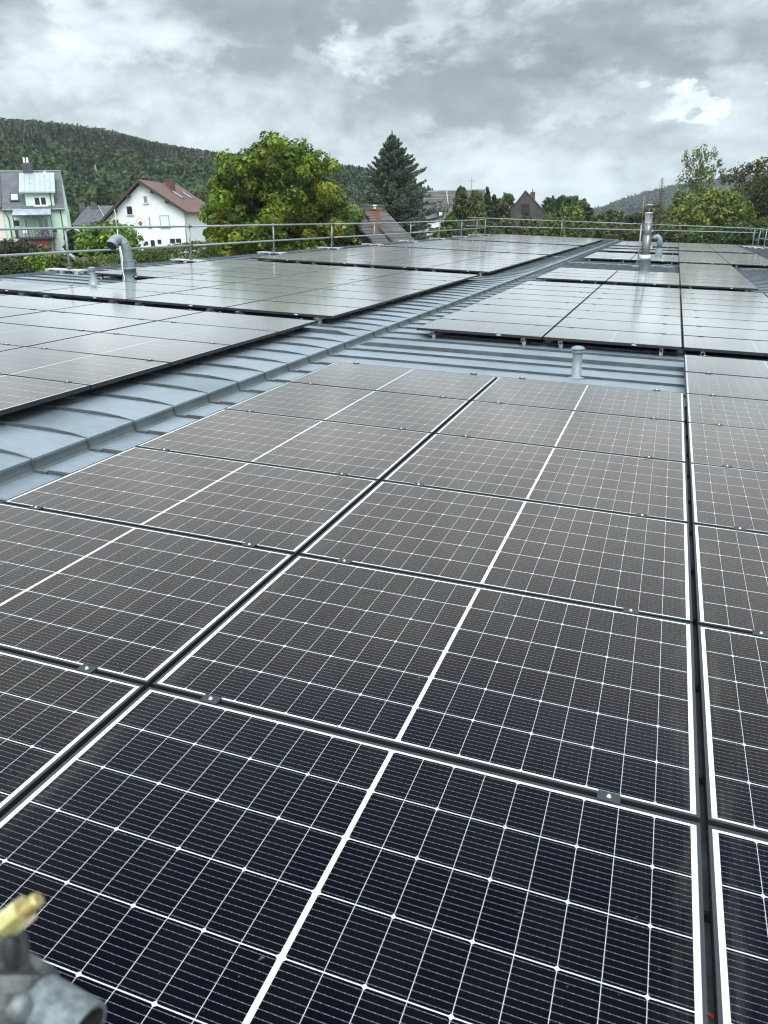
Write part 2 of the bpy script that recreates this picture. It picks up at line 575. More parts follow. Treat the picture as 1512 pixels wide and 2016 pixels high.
LH = az_slope([(-300, 228), (-120, 230), (0, 234), (60, 236), (120, 243), (200, 254), (280, 276), (350, 290), (430, 303), (520, 311), (620, 322),
               (700, 333), (760, 346), (830, 380), (880, 396), (960, 412), (1050, 425)])
RH = az_slope([(1120, 430), (1175, 416), (1200, 408), (1240, 393), (1300, 377), (1340, 369), (1420, 356), (1512, 348), (1700, 340), (1900, 352)])
L_R0, L_D = 175.0, 470.0
R_R0, R_D = 650.0, 1500.0


def ground(x, y):
    x = np.asarray(x, float)
    y = np.asarray(y, float)
    dx_, dy_ = x - CAM[0], y - CAM[1]
    r = np.hypot(dx_, dy_)
    a = np.arctan2(dx_, dy_)
    z = -4.6 + 3.4 * sst(-x, -2, 42) * sst(y, -60, 0)
    zl = CAM[2] + np.interp(a, *LH) * L_D - 13.0
    fl = np.where((a > LH[0][0] - .5) & (a < LH[0][-1]), 1.0, 0.0) * sst(-a, -LH[0][-1], -LH[0][-1] + .06)
    s_ = np.clip((r - L_R0) / (L_D - L_R0), 0, 1)
    s_ = s_ * (1.25 - .25 * s_)
    back_ = np.clip(1 - (r - L_D) / 700, 0, 1)
    hl = np.clip(zl - z, 0, None) * s_ * np.where(r > L_D, back_, 1) * fl * sst(a, LH[0][0] - .5, LH[0][0])
    zr = CAM[2] + np.interp(a, *RH) * R_D - 10.0
    s2 = sst(r, R_R0, R_D)
    b2 = np.clip(1 - (r - R_D) / 1500, 0, 1)
    hr = np.clip(zr - z, 0, None) * s2 * np.where(r > R_D, b2, 1) * sst(a, RH[0][0], RH[0][0] + .02) * sst(-a, -RH[0][-1] - .4, -RH[0][-1])
    return z + hl + hr


az_list = np.concatenate([np.arange(-180, -60, 4.0), np.arange(-60, 22, .5), np.arange(22, 180, 4.0)])
r_list = np.concatenate([[0.0], np.geomspace(4, 900, 60), np.geomspace(960, 9000, 26)])
AA, RR = np.meshgrid(np.radians(az_list), r_list)
gx, gy = CAM[0] + RR * np.sin(AA), CAM[1] + RR * np.cos(AA)
gz = ground(gx, gy)
na = len(az_list)
gv = np.stack([gx.ravel(), gy.ravel(), gz.ravel()], 1)
gf = [(i * na + k, i * na + (k + 1) % na, (i + 1) * na + (k + 1) % na, (i + 1) * na + k) for i in range(len(r_list) - 1) for k in range(na)]
M['ground'] = mat('meadow_soil', (.055, .075, .028), .95, 0, .3, .05, col2=(.08, .085, .04))
tag(MB().add(gv, [f[::-1] for f in gf], 0, True).build('ground', M['ground']), 'grassy valley ground rising to the wooded hills', None, None, 'structure')

# ------------------------------------------------------------------ the hall and its zinc roof
ZA = -.135                          # zinc below the panel glass, right pitch
PH_B = PHI + .010                   # left pitch is a touch steeper
PIV = (-2.97, 0.0, .085)            # right edge of the left panels


def WB(u, v, z):
    """left pitch: u, v as on the roof, z above the left panels' glass"""
    c, s_ = math.cos(.010), math.sin(.010)
    du = u - PIV[0]
    return W(PIV[0] + du * c + z * s_, v, PIV[2] - du * s_ + z * c)


V0, V1 = -.45, 60.0
U_L, U_R, U_S = -11.25, 7.1, -2.30
SEAM0, SEAM = 3.13, .535
hall = empty('hall_building', W(0, 0, -4), (0, 0, 0), 'low hall with a blue grey standing seam zinc roof carrying the solar panels', 'building')
hall_inv = -np.array(hall.location)


def hall_part(mb, name, mats, rot, loc):
    o = mb.build(name, mats, hall)
    o.location = tuple(np.array(loc) + hall_inv)
    o.rotation_euler = rot
    return o


# right pitch (roof-local coordinates, turned by PHI)
mb = MB()
mb.box(U_S + .04, V0, ZA - .05, U_R, V1, ZA)
seams_a = []
k0 = math.ceil((V0 - SEAM0 + .02) / SEAM)
k = k0
while SEAM0 + k * SEAM < V1 - .1:
    v = SEAM0 + k * SEAM - .035
    if abs(v - 8.92) < .27:
        v = 8.86                                        # one wide expansion seam
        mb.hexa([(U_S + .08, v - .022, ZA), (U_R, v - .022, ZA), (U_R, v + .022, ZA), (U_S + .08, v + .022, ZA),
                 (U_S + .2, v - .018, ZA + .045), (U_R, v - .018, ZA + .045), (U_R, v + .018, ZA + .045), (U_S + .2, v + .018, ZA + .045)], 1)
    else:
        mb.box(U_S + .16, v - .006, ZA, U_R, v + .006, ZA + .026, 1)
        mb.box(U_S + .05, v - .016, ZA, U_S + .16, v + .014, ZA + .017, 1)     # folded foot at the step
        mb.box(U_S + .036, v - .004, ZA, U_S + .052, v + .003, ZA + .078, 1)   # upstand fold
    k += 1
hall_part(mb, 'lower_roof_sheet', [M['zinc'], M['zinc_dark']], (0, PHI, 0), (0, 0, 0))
# step face, slightly hollow
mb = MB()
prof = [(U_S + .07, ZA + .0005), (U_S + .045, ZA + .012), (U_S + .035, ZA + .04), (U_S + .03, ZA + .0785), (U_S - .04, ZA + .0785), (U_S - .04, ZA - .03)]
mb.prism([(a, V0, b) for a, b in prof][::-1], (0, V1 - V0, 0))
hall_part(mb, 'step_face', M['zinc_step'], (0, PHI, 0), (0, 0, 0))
# left pitch, built about its own pivot
mb = MB()
ZB = -.130
uL, uS = U_L - PIV[0], U_S - PIV[0]
mb.box(uL, V0, ZB - .004, uS + .035, V1, ZB)
mb.box(uS + .02, V0, ZB - .016, uS + .0352, V1, ZB - .0042)               # drip edge
k = k0
while SEAM0 + k * SEAM < V1 - .1:
    v = SEAM0 + k * SEAM
    hgt, wd2 = (.026, .006)
    if abs(v - 9.02) < .27:
        hgt, wd2 = .05, .02
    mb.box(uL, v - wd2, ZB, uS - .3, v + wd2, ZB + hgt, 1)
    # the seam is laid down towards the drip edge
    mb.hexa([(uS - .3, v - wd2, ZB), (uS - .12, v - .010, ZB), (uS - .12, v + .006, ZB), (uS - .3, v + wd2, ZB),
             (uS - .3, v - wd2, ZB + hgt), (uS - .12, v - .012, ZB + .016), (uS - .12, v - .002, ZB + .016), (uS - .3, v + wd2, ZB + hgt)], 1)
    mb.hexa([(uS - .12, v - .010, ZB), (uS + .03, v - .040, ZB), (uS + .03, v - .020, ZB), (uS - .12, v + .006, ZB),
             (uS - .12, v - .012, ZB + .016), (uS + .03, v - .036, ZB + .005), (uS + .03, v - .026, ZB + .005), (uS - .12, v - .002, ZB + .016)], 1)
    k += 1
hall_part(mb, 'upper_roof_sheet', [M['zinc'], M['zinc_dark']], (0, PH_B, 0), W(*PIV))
mb = MB()
mb.hexa([(uL - .12, V0, ZB - .2), (uL, V0, ZB - .2), (uL, V1, ZB - .2), (uL - .12, V1, ZB - .2),
         (uL - .12, V0, ZB + .045), (uL - .003, V0, ZB + .06), (uL - .003, V1, ZB + .06), (uL - .12, V1, ZB + .045)])
mb.box(uL, V1, ZB - .2, uS, V1 + .1, ZB + .05)
hall_part(mb, 'roof_edge_trim', M['zinc'], (0, PH_B, 0), W(*PIV))
mb = MB()
mb.box(U_S, V1, ZA - .2, U_R + .1, V1 + .1, ZA + .05)
mb.box(U_R, V0, ZA - .2, U_R + .1, V1 - .002, ZA + .05)
hall_part(mb, 'verge_trim', M['zinc'], (0, PHI, 0), (0, 0, 0))
xl, xr = W(U_L + .25, 0, 0)[0], W(U_R - .2, 0, 0)[0]
zl_, zr_ = WB(U_L, 0, ZB - .12)[2], W(U_R, 0, ZA - .12)[2]
mb = MB()
y0, y1 = V0 + .2, V1 - .2
for (ya, yb) in ((y0, y0 + .3), (y1 - .3, y1)):
    mb.prism([(xl, ya, -7), (xr, ya, -7), (xr, ya, zr_), (xl, ya, zl_ - .06)], (0, yb - ya, 0))
mb.box(xl, y0 + .3, -7, xl + .3, y1 - .3, zl_ - .06)
mb.box(xr - .3, y0 + .3, -7, xr, y1 - .3, zr_)
hall_part(mb, 'wall', M['render_white'], (0, 0, 0), (0, 0, 0))

# ------------------------------------------------------------------ solar panels
PU, PV, PL, PW = 1.748, 1.154, 1.728, 1.136
ORD = ['first', 'second', 'third', 'fourth', 'fifth', 'sixth', 'seventh', 'eighth', 'ninth', 'tenth', 'eleventh', 'twelfth', 'thirteenth']
hx, hy, lip = PL / 2, PW / 2, .0095
fr = MB()
fr.box(-hx, -hy, 0, hx, -hy + lip, .035)
fr.box(-hx, hy - lip, 0, hx, hy, .035)
fr.box(-hx, -hy + lip, 0, -hx + lip, hy - lip, .0349)
fr.box(hx - lip, -hy + lip, 0, hx, hy - lip, .0349)
FRAME = fr.mesh('frame', M['anod'])
st = MB().box(.26, -hy - .0012, .012, .315, -hy - .0002, .024)        # white type label on the front edge
STICK = st.mesh('type_label', M['white'])
lm = MB()
lm.box(-hx + lip, -hy + lip, .027, hx - lip, hy - lip, .0335)
LAM = lm.mesh('glass_laminate', M['cells'])
FAR = None


def in_frame(pts, mar=0):
    c = (RC @ (np.array(pts).T - CAM[:, None]))
    z = c[2]
    if (z < .15).all():
        return False
    z = np.maximum(z, .15)
    x, y = F_PX * c[0] / z + 756, F_PX * c[1] / z + 1008
    return x.max() > -mar and x.min() < 1512 + mar * .5 and y.min() < 2016 and y.max() > 0


# side, array number, (col, first row v, rows, row numbering start)
ARR = []
for c, n in ((-1, 6), (0, 6), (1, 8)):
    ARR.append(('R', 1, c, 0.0, n, 0))
for c in (-1, 0, 1, 2):
    ARR.append(('R', 2, c, 9.80, 8, 0))
for c, n in ((-1, 4), (0, 4), (1, 9)):
    ARR.append(('R', 3, c, 20.12, n, 0))
for c, n in ((-1, 5), (0, 5), (1, 9), (2, 9)):
    ARR.append(('R', 4, c, 31.5, n, 0))
for c in (-1, 0):
    ARR += [('R', 5, c, 39.6, 2, 0), ('R', 5, c, 43.35, 2, 2), ('R', 5, c, 47.85, 7, 4)]
for c in (1, 2):
    ARR.append(('R', 5, c, 43.3, 12, 0))
for c in range(4):
    ARR.append(('L', 1, c, -.05, 8, 0))
for c in range(3):
    ARR.append(('L', 2, c, 9.72, 8, 0))
ARR += [('L', 2, 3, 9.72, 1, 0), ('L', 2, 3, 9.72 + 3 * PV, 5, 3)]
for c in range(4):
    ARR.append(('L', 3, c, 20.15, 9, 0))
for c in range(4):
    ARR.append(('L', 4, c, 31.1, 9, 0))
for c in range(4):
    ARR.append(('L', 5, c, 42.7, 12, 0))
ANAME = ['front', 'second', 'third', 'fourth', 'farthest']
CN_S = {'R': {-1: 'step column', 0: 'second column', 1: 'third column', 2: 'fourth column'}, 'L': {0: 'step column', 1: 'second column', 2: 'third column', 3: 'outermost column'}}
CN_R = {-1: 'column nearest the step', 0: 'second column from the step', 1: 'third column from the step', 2: 'fourth column from the step'}
CN_L = {0: 'column nearest the step', 1: 'second column from the step', 2: 'third column from the step', 3: 'outermost column'}
panels = []
MAR = 30
for side, a, c, v0, n, r0 in ARR:
    for r in range(n):
        vc = v0 + (r + .5) * PV
        if side == 'R':
            uc = (c + .5) * PU
            T = W
            loc = W(uc, vc, -.035)
            rot = (0, PHI, 0)
            cn = CN_R[c]
        else:
            uc = PIV[0] - (c + .5) * PU + .013
            T = WB
            loc = WB(uc, vc, -.035)
            rot = (0, PH_B, 0)
            cn = CN_L[c]
        cor = [T(uc + sx * hx, vc + sy * hy, 0) for sx in (-1, 1) for sy in (-1, 1)]
        if not in_frame(cor, MAR):
            continue
        lab = '%s-row solar panel, %s, %s array %s of the step' % (ORD[r0 + r], cn, ANAME[a - 1], 'right' if side == 'R' else 'left')
        panels.append((np.hypot(loc[0] - CAM[0], loc[1] - CAM[1]), loc, rot, lab, side, a if r == 0 else 0))
panels.sort(key=lambda p: p[0])
for D, loc, rot, lab, side, a in panels[:300]:
    jit = random.Random(int(loc[0] * 100) * 7 + int(loc[1] * 100))
    t = empty('solar_panel', loc, (jit.gauss(0, .0013), rot[1] + jit.gauss(0, .0010), 0), lab, 'solar panel', 'solar panels laid out in arrays on the zinc roof')
    link('frame', FRAME, t)
    link('glass_laminate', LAM, t)
    if a > 1:
        link('type_label', STICK, t)
if len(panels) > 300:
    fv, ff, fm = [], [], []
    mbx = MB()
    for D, loc, rot, lab, side, a in panels[300:]:
        c_, s_ = math.cos(rot[1]), math.sin(rot[1])
        rm = np.array([[c_, 0, s_], [0, 1, 0], [-s_, 0, c_]])
        vs = [rm @ np.array(v) + loc for v in fr.v]
        mbx.add(vs, fr.f, 0)
        vs = [rm @ np.array(v) + loc for v in lm.v]
        mbx.add(vs, lm.f, 1)
    mbx.build('solar_panels', [M['anod'], M['cells']])
    tag(bpy.context.scene.objects['solar_panels'], 'farthest rows of solar panels by the end guard rail', 'solar panels', None, 'stuff')

# mounting rails under every column: hollow square tube with bright open end at the front
NUMW = ['zero', 'one', 'two', 'three', 'four', 'five', 'six', 'seven', 'eight', 'nine', 'ten', 'eleven', 'twelve', 'thirteen']
for side, a, c, v0, n, r0 in ARR:
    for off, sidew in ((.24, 'left'), (1.50, 'right')):
        uc = c * PU + off if side == 'R' else PIV[0] - (c + 1) * PU + .013 + off
        L0, L1 = v0 - .075, v0 + n * PV + .03
        if side == 'R':
            loc, rot = W(uc, L0, -.076), (0, PHI, 0)
            chk = [W(uc, L0, -.05), W(uc, L1, -.05)]
            cn = CN_R[c]
        else:
            loc, rot = WB(uc, L0, -.076), (0, PH_B, 0)
            chk = [WB(uc, L0, -.05), WB(uc, L1, -.05)]
            cn = CN_L[c]
        if not in_frame(chk[:1]):
            continue
        L = L1 - L0
        t = empty('mounting_rail', loc, rot, '%s rail under %s, %s, %s array %s of step' % (
            sidew, 'front row' if r0 == 0 else ORD[r0] + ' row', cn, ANAME[a - 1], 'right' if side == 'R' else 'left'), 'rail', 'aluminium mounting rails under the solar panels')
        m = MB()
        w2, th = .019, .0035
        m.box(-w2, 0, 0, w2, L, th)
        m.box(-w2, 0, .040 - th, -.006, L, .040)
        m.box(.006, 0, .040 - th, w2, L, .040)
        m.box(-w2, 0, th, -w2 + th, L, .040 - th)
        m.box(w2 - th, 0, th, w2, L, .040 - th)
        m.build('rail_profile', M['alu'], t)
        m = MB()
        for q in range(max(2, int(L / 1.6))):
            yy = .16 + q * 1.6
            if yy < L:
                m.box(-.022, yy, -.059, .022, yy + .05, -.0005)
        m.build('seam_clamp', M['alu'], t)

# clamps between the panels
pl = MB()
pl.box(-.030, -.019, 0, .030, .019, .004)
pl.box(-.032, -.008, -.03, .032, .008, -.0005)
CL_PLATE = pl.mesh('clamp_plate', M['anod'])
bo = MB()
bo.lathe([(0, .0105), (.0035, .0105), (.005, .009), (.005, .0055), (.0075, .0055), (.0075, .0042), (0, .0042)], 12)
CL_BOLT = bo.mesh('bolt', M['alu'])
for side, a, c, v0, n, r0 in ARR:
    if a > 2:
        continue
    for k in range(1, n + 1):
        for off, sidew in ((.24, 'left'), (1.50, 'right')):
            v = v0 + k * PV
            if side == 'R':
                uc, T, rot, cn = c * PU + off, W, (0, PHI, 0), CN_R[c]
            else:
                uc, T, rot, cn = PIV[0] - (c + 1) * PU + .013 + off, WB, (0, PH_B, 0), CN_L[c]
            loc = T(uc, v, .001)
            if not in_frame([loc]):
                continue
            where = 'behind row %s' % NUMW[r0 + k] if k == n else 'behind row %s' % NUMW[r0 + k]
            t = empty('panel_clamp', loc, rot, 'clamp %s, %s, %s, %s array %s' % (where, sidew + ' rail', CN_S[side][c], ANAME[a - 1], 'right of step' if side == 'R' else 'left of step'),
                      'clamp', 'black panel clamps with bright bolts')
            link('clamp_plate', CL_PLATE, t)
            link('bolt', CL_BOLT, t)

# red module leads in the gap beside the third column
m = MB()
for q, vv in enumerate((.555, .625)):
    m.tube([W(1.70, vv + .02, -.06), W(1.735, vv, -.045), W(1.77, vv - .01, -.05), W(1.80, vv - .015, -.075)], .0045, 8)
tag(m.build('cable_pair', M['red']), 'pair of red cables in the dark gap beside the nearest panel', 'cable')


# ------------------------------------------------------------------ things standing on the roof
def roof_hit(px, py, z, T='A'):
    """roof coordinates of the sight line at height z above the panel glass"""
    d = RY.T @ (RC.T @ np.array([(px - 756) / F_PX, (py - 1008) / F_PX, 1.0]))
    c = RY.T @ CAM
    if T == 'A':
        s_ = (z - c[2]) / d[2]
    else:
        s_ = (PIV[2] + z - .01 * 2.97 - .01 * c[0] - c[2]) / (d[2] + .01 * d[0])
    return c + s_ * d


def zpix(px, py, base):
    D = math.hypot(base[0] - CAM[0], base[1] - CAM[1])
    return CAM[2] + ray(px, py)[1] * D - base[2]


# guard rail ------------------------------------------------------------
NRM = RY @ np.array([0, 0, 1.0])


def coupler(mb, p, axis, r=.034, w=.026):
    axis = np.array(axis) / np.linalg.norm(axis)
    mb.tube([np.array(p) - axis * w, np.array(p) + axis * w], r, 10)
    side = np.cross(axis, NRM)
    side = side / (np.linalg.norm(side) + 1e-9) if np.linalg.norm(side) > .1 else np.array([1.0, 0, 0])
    mb.tube([np.array(p) + side * r, np.array(p) + side * (r + .05)], .009, 6)


def gr_post(base, h, rails, axis, label, board=True, across=None):
    """post with couplers, standing on a weighted base board; base = world point on the zinc"""
    base = np.array(base)
    t = empty('guard_rail_post', base, (0, PHI, 0), label, 'guard rail post', 'posts of the roof guard rail')
    m = MB()
    m.tube([(0, 0, .085), (0, 0, h + .045)], .0242, 12)
    m.build('tube', M['galv'], t)
    ax = RY.T @ np.array(axis)
    for r_ in rails:
        m = MB()
        coupler(m, (.02, 0, r_), ax)
        coupler(m, (0, 0, r_), (0, 0, 1), .032, .03)
        m.build('coupler', M['galv_dark'], t)
    m = MB()
    m.lathe([(0, .15), (.05, .15), (.05, .085), (0, .085)], 10)
    m.tube([(-.09, 0, .19), (.09, 0, .19)], .012, 6)
    m.tube([(.06, -.04, .22), (.06, .04, .22)], .012, 6)
    m.build('foot_clamp', M['galv_dark'], t)
    m = MB()
    m.box(-.55, -.17, .062, .40, .17, .084)
    m.build('base_board', M['concrete'], t)
    m = MB()
    for xx in (-.5, -.12, .28):
        m.box(xx, -.2, .0005, xx + .1, -.1, .0615)
        m.box(xx, .1, .0005, xx + .1, .2, .0615)
    m.build('seam_clamp', M['alu'], t)
    return t


LP = [3.2, 9.0, 13.95, 18.63, 23.78, 28.69, 33.29, 38.76, 44.4, 49.8, 54.2, 57.0]
LU = [-11.05, -11.05, -11.07, -10.95, -11.05, -11.05, -10.98, -11.05, -11.15, -11.2, -11.25, -11.3]


def rail_h(v):
    return (.94 + .11 * max(0, (v - 35) / 23), .45 + .06 * max(0, (v - 35) / 23))


NEAR = ['', 'outside the picture to the left', 'beside the goose neck duct', 'before the white house', 'before the maple', 'at the right edge of the maple',
        'before the brick chimney', 'before the blue cedar', 'at the right of the cedar', 'before the light green shrub', 'second from the far left corner', 'at the far left corner']
lt, lmid = [], []
for i, v in enumerate(LP):
    b_ = WB(LU[i], v, -.13)
    h1, h2 = rail_h(v)
    lt.append(b_ + NRM * h1)
    lmid.append(b_ + NRM * h2)
    if i:
        gr_post(b_, h1, (h1, h2), (0, 1, 0), 'galvanised guard rail post of the left edge, ' + NEAR[i])


def tube_run(pts, label, splits):
    """scaffold tubes between listed indices, each a thing with a joint sleeve at its end"""
    out = []
    for j, (a_, b_) in enumerate(splits):
        seg = [pts[i] + np.array([.045, 0, 0]) for i in range(a_, b_ + 1)]
        o_ = seg[0]
        t = empty('guard_rail_tube', o_, None, label[j], 'guard rail tube', 'scaffold tubes of the roof guard rail')
        m = MB()
        m.tube([p - o_ for p in seg], .0242, 12)
        m.build('tube', M['galv'], t)
        e = seg[-1] - o_
        d_ = seg[-1] - seg[-2]
        d_ /= np.linalg.norm(d_)
        m = MB()
        m.tube([e - d_ * .09, e + d_ * .03], .032, 10)
        m.tube([e - d_ * .05 + NRM * .02, e - d_ * .05 + NRM * .06], .01, 6)
        m.build('joint_sleeve', M['galv_dark'], t)
        out.append(t)
    return out


def mids(pts):
    return pts


SPL = [(0, 3), (3, 5), (5, 7), (7, 9), (9, 11)]
wh = ['before the green and white houses', 'before the maple', 'before the brick chimney and cedar', 'beyond the cedar', 'ending at the far left corner']


def shift(pts):
    """joints fall between the posts"""
    o_ = [pts[0]]
    for i in range(1, len(pts) - 1):
        o_.append(pts[i])
    o_.append(pts[-1])
    return o_


tube_run(shift(lt), ['top guard rail tube on the left edge, ' + x for x in wh], SPL)
tube_run(shift(lmid), ['lower guard rail tube on the left edge, ' + x for x in wh], SPL)
# far end
fa, fb_ = P(921, 428.0, 59.0), P(1503, 450.3, 57.3)
ga, gb = P(918, 444.5, 59.0), P(1491, 458.3, 57.0)
fu = lambda a_, b_, f: a_ + (b_ - a_) * f
for (a_, b_, nm) in ((fa, fb_, 'top'), (ga, gb, 'lower')):
    pts = [fu(a_, b_, f) for f in (0, .33, .66, 1)]
    tube_run([p - np.array([.045, 0, 0]) for p in pts], [nm + ' guard rail tube along the far roof end, ' + x for x in
             ('before the grey conifers', 'before the wooden gable', 'beyond the steel chimney')], [(0, 1), (1, 2), (2, 3)])
for px, f, nm in ((1121, .345, 'before the green trees'), (1297, .645, 'right of the steel chimney')):
    tp = fu(fa, fb_, f)
    loc_ = RY.T @ tp
    zb = ZA if loc_[0] > U_S else (RY.T @ WB(loc_[0], loc_[1], -.13))[2]
    h_ = loc_[2] - zb
    gr_post(W(loc_[0], loc_[1], zb), h_, (h_, h_ * .52), (1, 0, 0), 'galvanised guard rail post at the far roof end, ' + nm)
rp = [(6.2, 56.4), (6.45, 55.5), (6.72, 54.6)]
for (u_, v_), nm in zip(rp, ('leftmost of the three at the far right corner', 'middle of the three at the far right corner', 'rightmost of the three at the far right corner')):
    gr_post(W(u_, v_, ZA), 1.13, (1.1, .62), (0, 1, 0), 'galvanised guard rail post, ' + nm)
for z_, nm in ((1.02, 'top'), (.50, 'lower')):
    a_, b_ = W(6.45, 56.6, z_ - .03), W(6.75, 40, z_ - .03)
    tube_run([a_, b_], [nm + ' guard rail tube on the right edge by the far corner'], [(0, 1)])

# steel chimney --------------------------------------------------------
cb_ = W(.69, 26.76, ZA)
c_ = lambda y: zpix(1270, y, cb_)
t = empty('chimney_pipe', cb_, None, 'tall stainless steel flue with a zinc collar and a flat rain plate', 'chimney')
m = MB()
z1, z2, z3, z4, z5, z6, z7 = [c_(y) for y in (509.5, 501.5, 462.7, 439.5, 420.5, 406, 404)]
m.lathe([(.215, 0), (.185, .08), (.172, z1)], 28)
m.build('collar', M['zinc_step'], t)
m = MB()
m.lathe([(.178, z1 - .01), (.19, z1 + .005), (.145, z2), (.13, z2 + .005)], 28)
m.build('storm_cone', M['inox_bright'], t)
m = MB()
m.lathe([(.141, z2 - .02), (.141, z3), (.134, z3 + .004)], 32)
m.lathe([(.145, z3 - .03), (.145, z3 + .004), (.130, z3 + .006)], 32)
m.lathe([(.130, z3), (.130, z4), (.112, z4 + .004)], 32)
m.lathe([(.134, z4 - .02), (.134, z4 + .003), (.112, z4 + .006)], 32)
m.build('flue', M['inox'], t)
m = MB()
m.lathe([(.112, z4), (.112, z5), (.122, z5), (.122, z5 + .03), (.105, z5 + .03), (.098, z5 - .03), (0, z5 - .03)], 32)
m.build('top_section', M['inox_bright'], t)
m = MB()
m.tube([(0, 0, z5 - .03), (0, 0, z6)], .018, 8)
m.lathe([(0, z7 + .005), (.17, z7 - .005), (.172, z7 + .002), (.0, z7 + .03)], 24)
m.build('rain_plate', M['galv'], t)
m = MB()
m.box(.122, -.03, z3 + .10, .17, .03, z3 + .15)
m.box(.132, -.05, z3 * .62, .18, .05, z3 * .62 + .1)
m.build('bracket', M['alu'], t)
# blue grey vent behind
vb = W(.96, 34.6, ZA)
v_ = lambda y: zpix(1286, y, vb)
t = empty('vent_pipe', vb, None, 'blue grey gooseneck vent pipe behind the steel chimney', 'vent pipe')
ztop = v_(461)
m = MB()
m.lathe([(.15, 0), (.145, v_(493)), (.13, v_(492)), (.13, v_(489)), (.115, v_(489))], 20)
m.build('collar', M['bluegrey'], t)
m = MB()
arc = [(0, 0, v_(490))] + [(0, 0, ztop - .30)] + [(-.13 + .13 * math.cos(q), .0, ztop - .30 + .18 * math.sin(q)) for q in np.linspace(.3, math.pi * .8, 7)]
m.tube(arc, .112, 18)
m.build('bent_tube', M['bluegrey'], t)
# mushroom vents
for (u_, v__, r_, ht, lab, T_) in ((.664, 7.92, .052, .33, 'short grey roof vent with mushroom cap, on the bare zinc before the second array', W),
                                   (-8.93, 12.07, .055, .345, 'short grey roof vent with mushroom cap, beside the goose neck duct', WB)):
    b_ = T_(u_, v__, -.135 if T_ is W else -.13)
    t = empty('roof_vent', b_, None, lab, 'roof vent', 'mushroom roof vents')
    m = MB()
    if T_ is WB:
        m.lathe([(.12, 0), (.075, .13), (r_, .14)], 16)
    m.lathe([(r_ + .045, .003), (r_ + .04, .008), (r_, .012), (r_, ht - .03)], 18)
    m.build('pipe', M['duct'], t)
    m = MB()
    m.lathe([(r_ - .004, ht - .075), (r_ + .014, ht - .065), (r_ + .014, ht - .035), (r_ - .004, ht - .03)], 18)
    m.lathe([(0, ht - .03), (.072, ht - .032), (.078, ht - .022), (.064, ht - .004), (.03, ht + .008), (0, ht + .010)], 20)
    m.build('cap', M['bluegrey'], t)
# goose neck duct
gb_ = WB(-8.98, 13.26, -.13)
hd, _ = ray(245, 500)
lat = np.array([hd[1], -hd[0]])          # to the right in the picture
t = empty('exhaust_duct', gb_, None, 'large galvanised goose neck exhaust duct beside the gap in the left array', 'duct')
g_ = lambda y: zpix(252, y, gb_)
m = MB()
m.lathe([(.165, 0), (.158, .03), (.135, g_(531)), (.142, g_(531)), (.142, g_(527)), (.112, g_(526))], 22)
m.build('collar', M['duct'], t)


def lp3(px, py):
    """point in the duct's upright plane"""
    dl = math.hypot(gb_[0] - CAM[0], gb_[1] - CAM[1])
    h0, _ = ray(px, py)
    b0 = gb_[:2]
    A_ = np.array([[h0[0], -lat[0]], [h0[1], -lat[1]]])
    D_, q = np.linalg.solve(A_, b0 - CAM[:2])
    return np.array([lat[0] * q, lat[1] * q, CAM[2] + ray(px, py)[1] * D_ - gb_[2]])


path = [lp3(*p) for p in ((255, 530), (252.5, 515), (250, 500), (247.5, 489), (245, 482), (241, 476.5), (236, 473), (230.5, 472), (226, 474.5), (222, 479), (219.5, 484))]
toward = np.array([-hd[0], -hd[1], 0])
for i in range(7, 11):
    path[i] = path[i] + toward * .05 * (i - 6)
m = MB()
m.tube(path, .107, 22, cap=False)
for i in (1, 4, 6, 8):
    d_ = path[i + 1] - path[i]
    d_ /= np.linalg.norm(d_)
    m.tube([path[i], path[i] + d_ * .022], .1125, 22)
m.build('bent_tube', M['duct'], t)
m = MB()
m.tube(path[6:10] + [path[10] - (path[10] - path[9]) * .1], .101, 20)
m.build('painted_inside_shade', M['black'], t)  # solid black plug standing for the shade inside the duct mouth
# white cable running up the duct, thin rod behind it
m = MB()
cp = [lp3(*p) + toward * .16 for p in ((221, 561), (236, 561), (244, 557), (245, 546), (242.5, 536), (240.5, 524), (241, 508), (239, 497), (236, 484))]
cp = [gb_ + p for p in cp]
m.tube(cp, .011, 8)
tag(m.build('white_cable', M['white']), 'loose white cable climbing the goose neck duct', 'cable')
m = MB()
a_, b_ = gb_ + lp3(233, 470) - toward * .3, gb_ + lp3(225.3, 411) - toward * .3
q_ = np.array([a_[0] * 1.0, a_[1], gb_[2] + .02])
m.tube([q_, a_], .011, 8).tube([a_, a_ + (b_ - a_) * .3], .011, 8).tube([a_ + (b_ - a_) * .3, b_], .006, 6)
tag(m.build('lightning_rod', M['white']), 'thin white lightning rod rising behind the goose neck duct', 'lightning rod')
# lightning rod by the chimney
r0_ = roof_hit(1254.7, 526, ZA)
rb = W(*r0_)
m = MB()
m.tube([rb, rb + np.array([.02, 0, zpix(1261, 443, rb)])], .022, 8)
m.tube([rb + np.array([.02, 0, zpix(1261, 443, rb)]), rb + np.array([.04, 0, zpix(1262, 387, rb)])], .007, 6)
m.box(rb[0] - .12, rb[1] - .12, rb[2], rb[0] + .12, rb[1] + .12, rb[2] + .06)
tag(m.build('lightning_rod', M['galv']), 'pale lightning rod with a thin tip beside the steel chimney', 'lightning rod')
# conductor wires across the roof
k_ = lambda x, y: (1050 + x * 462 / 1512, 450 + y * 130 / 425)


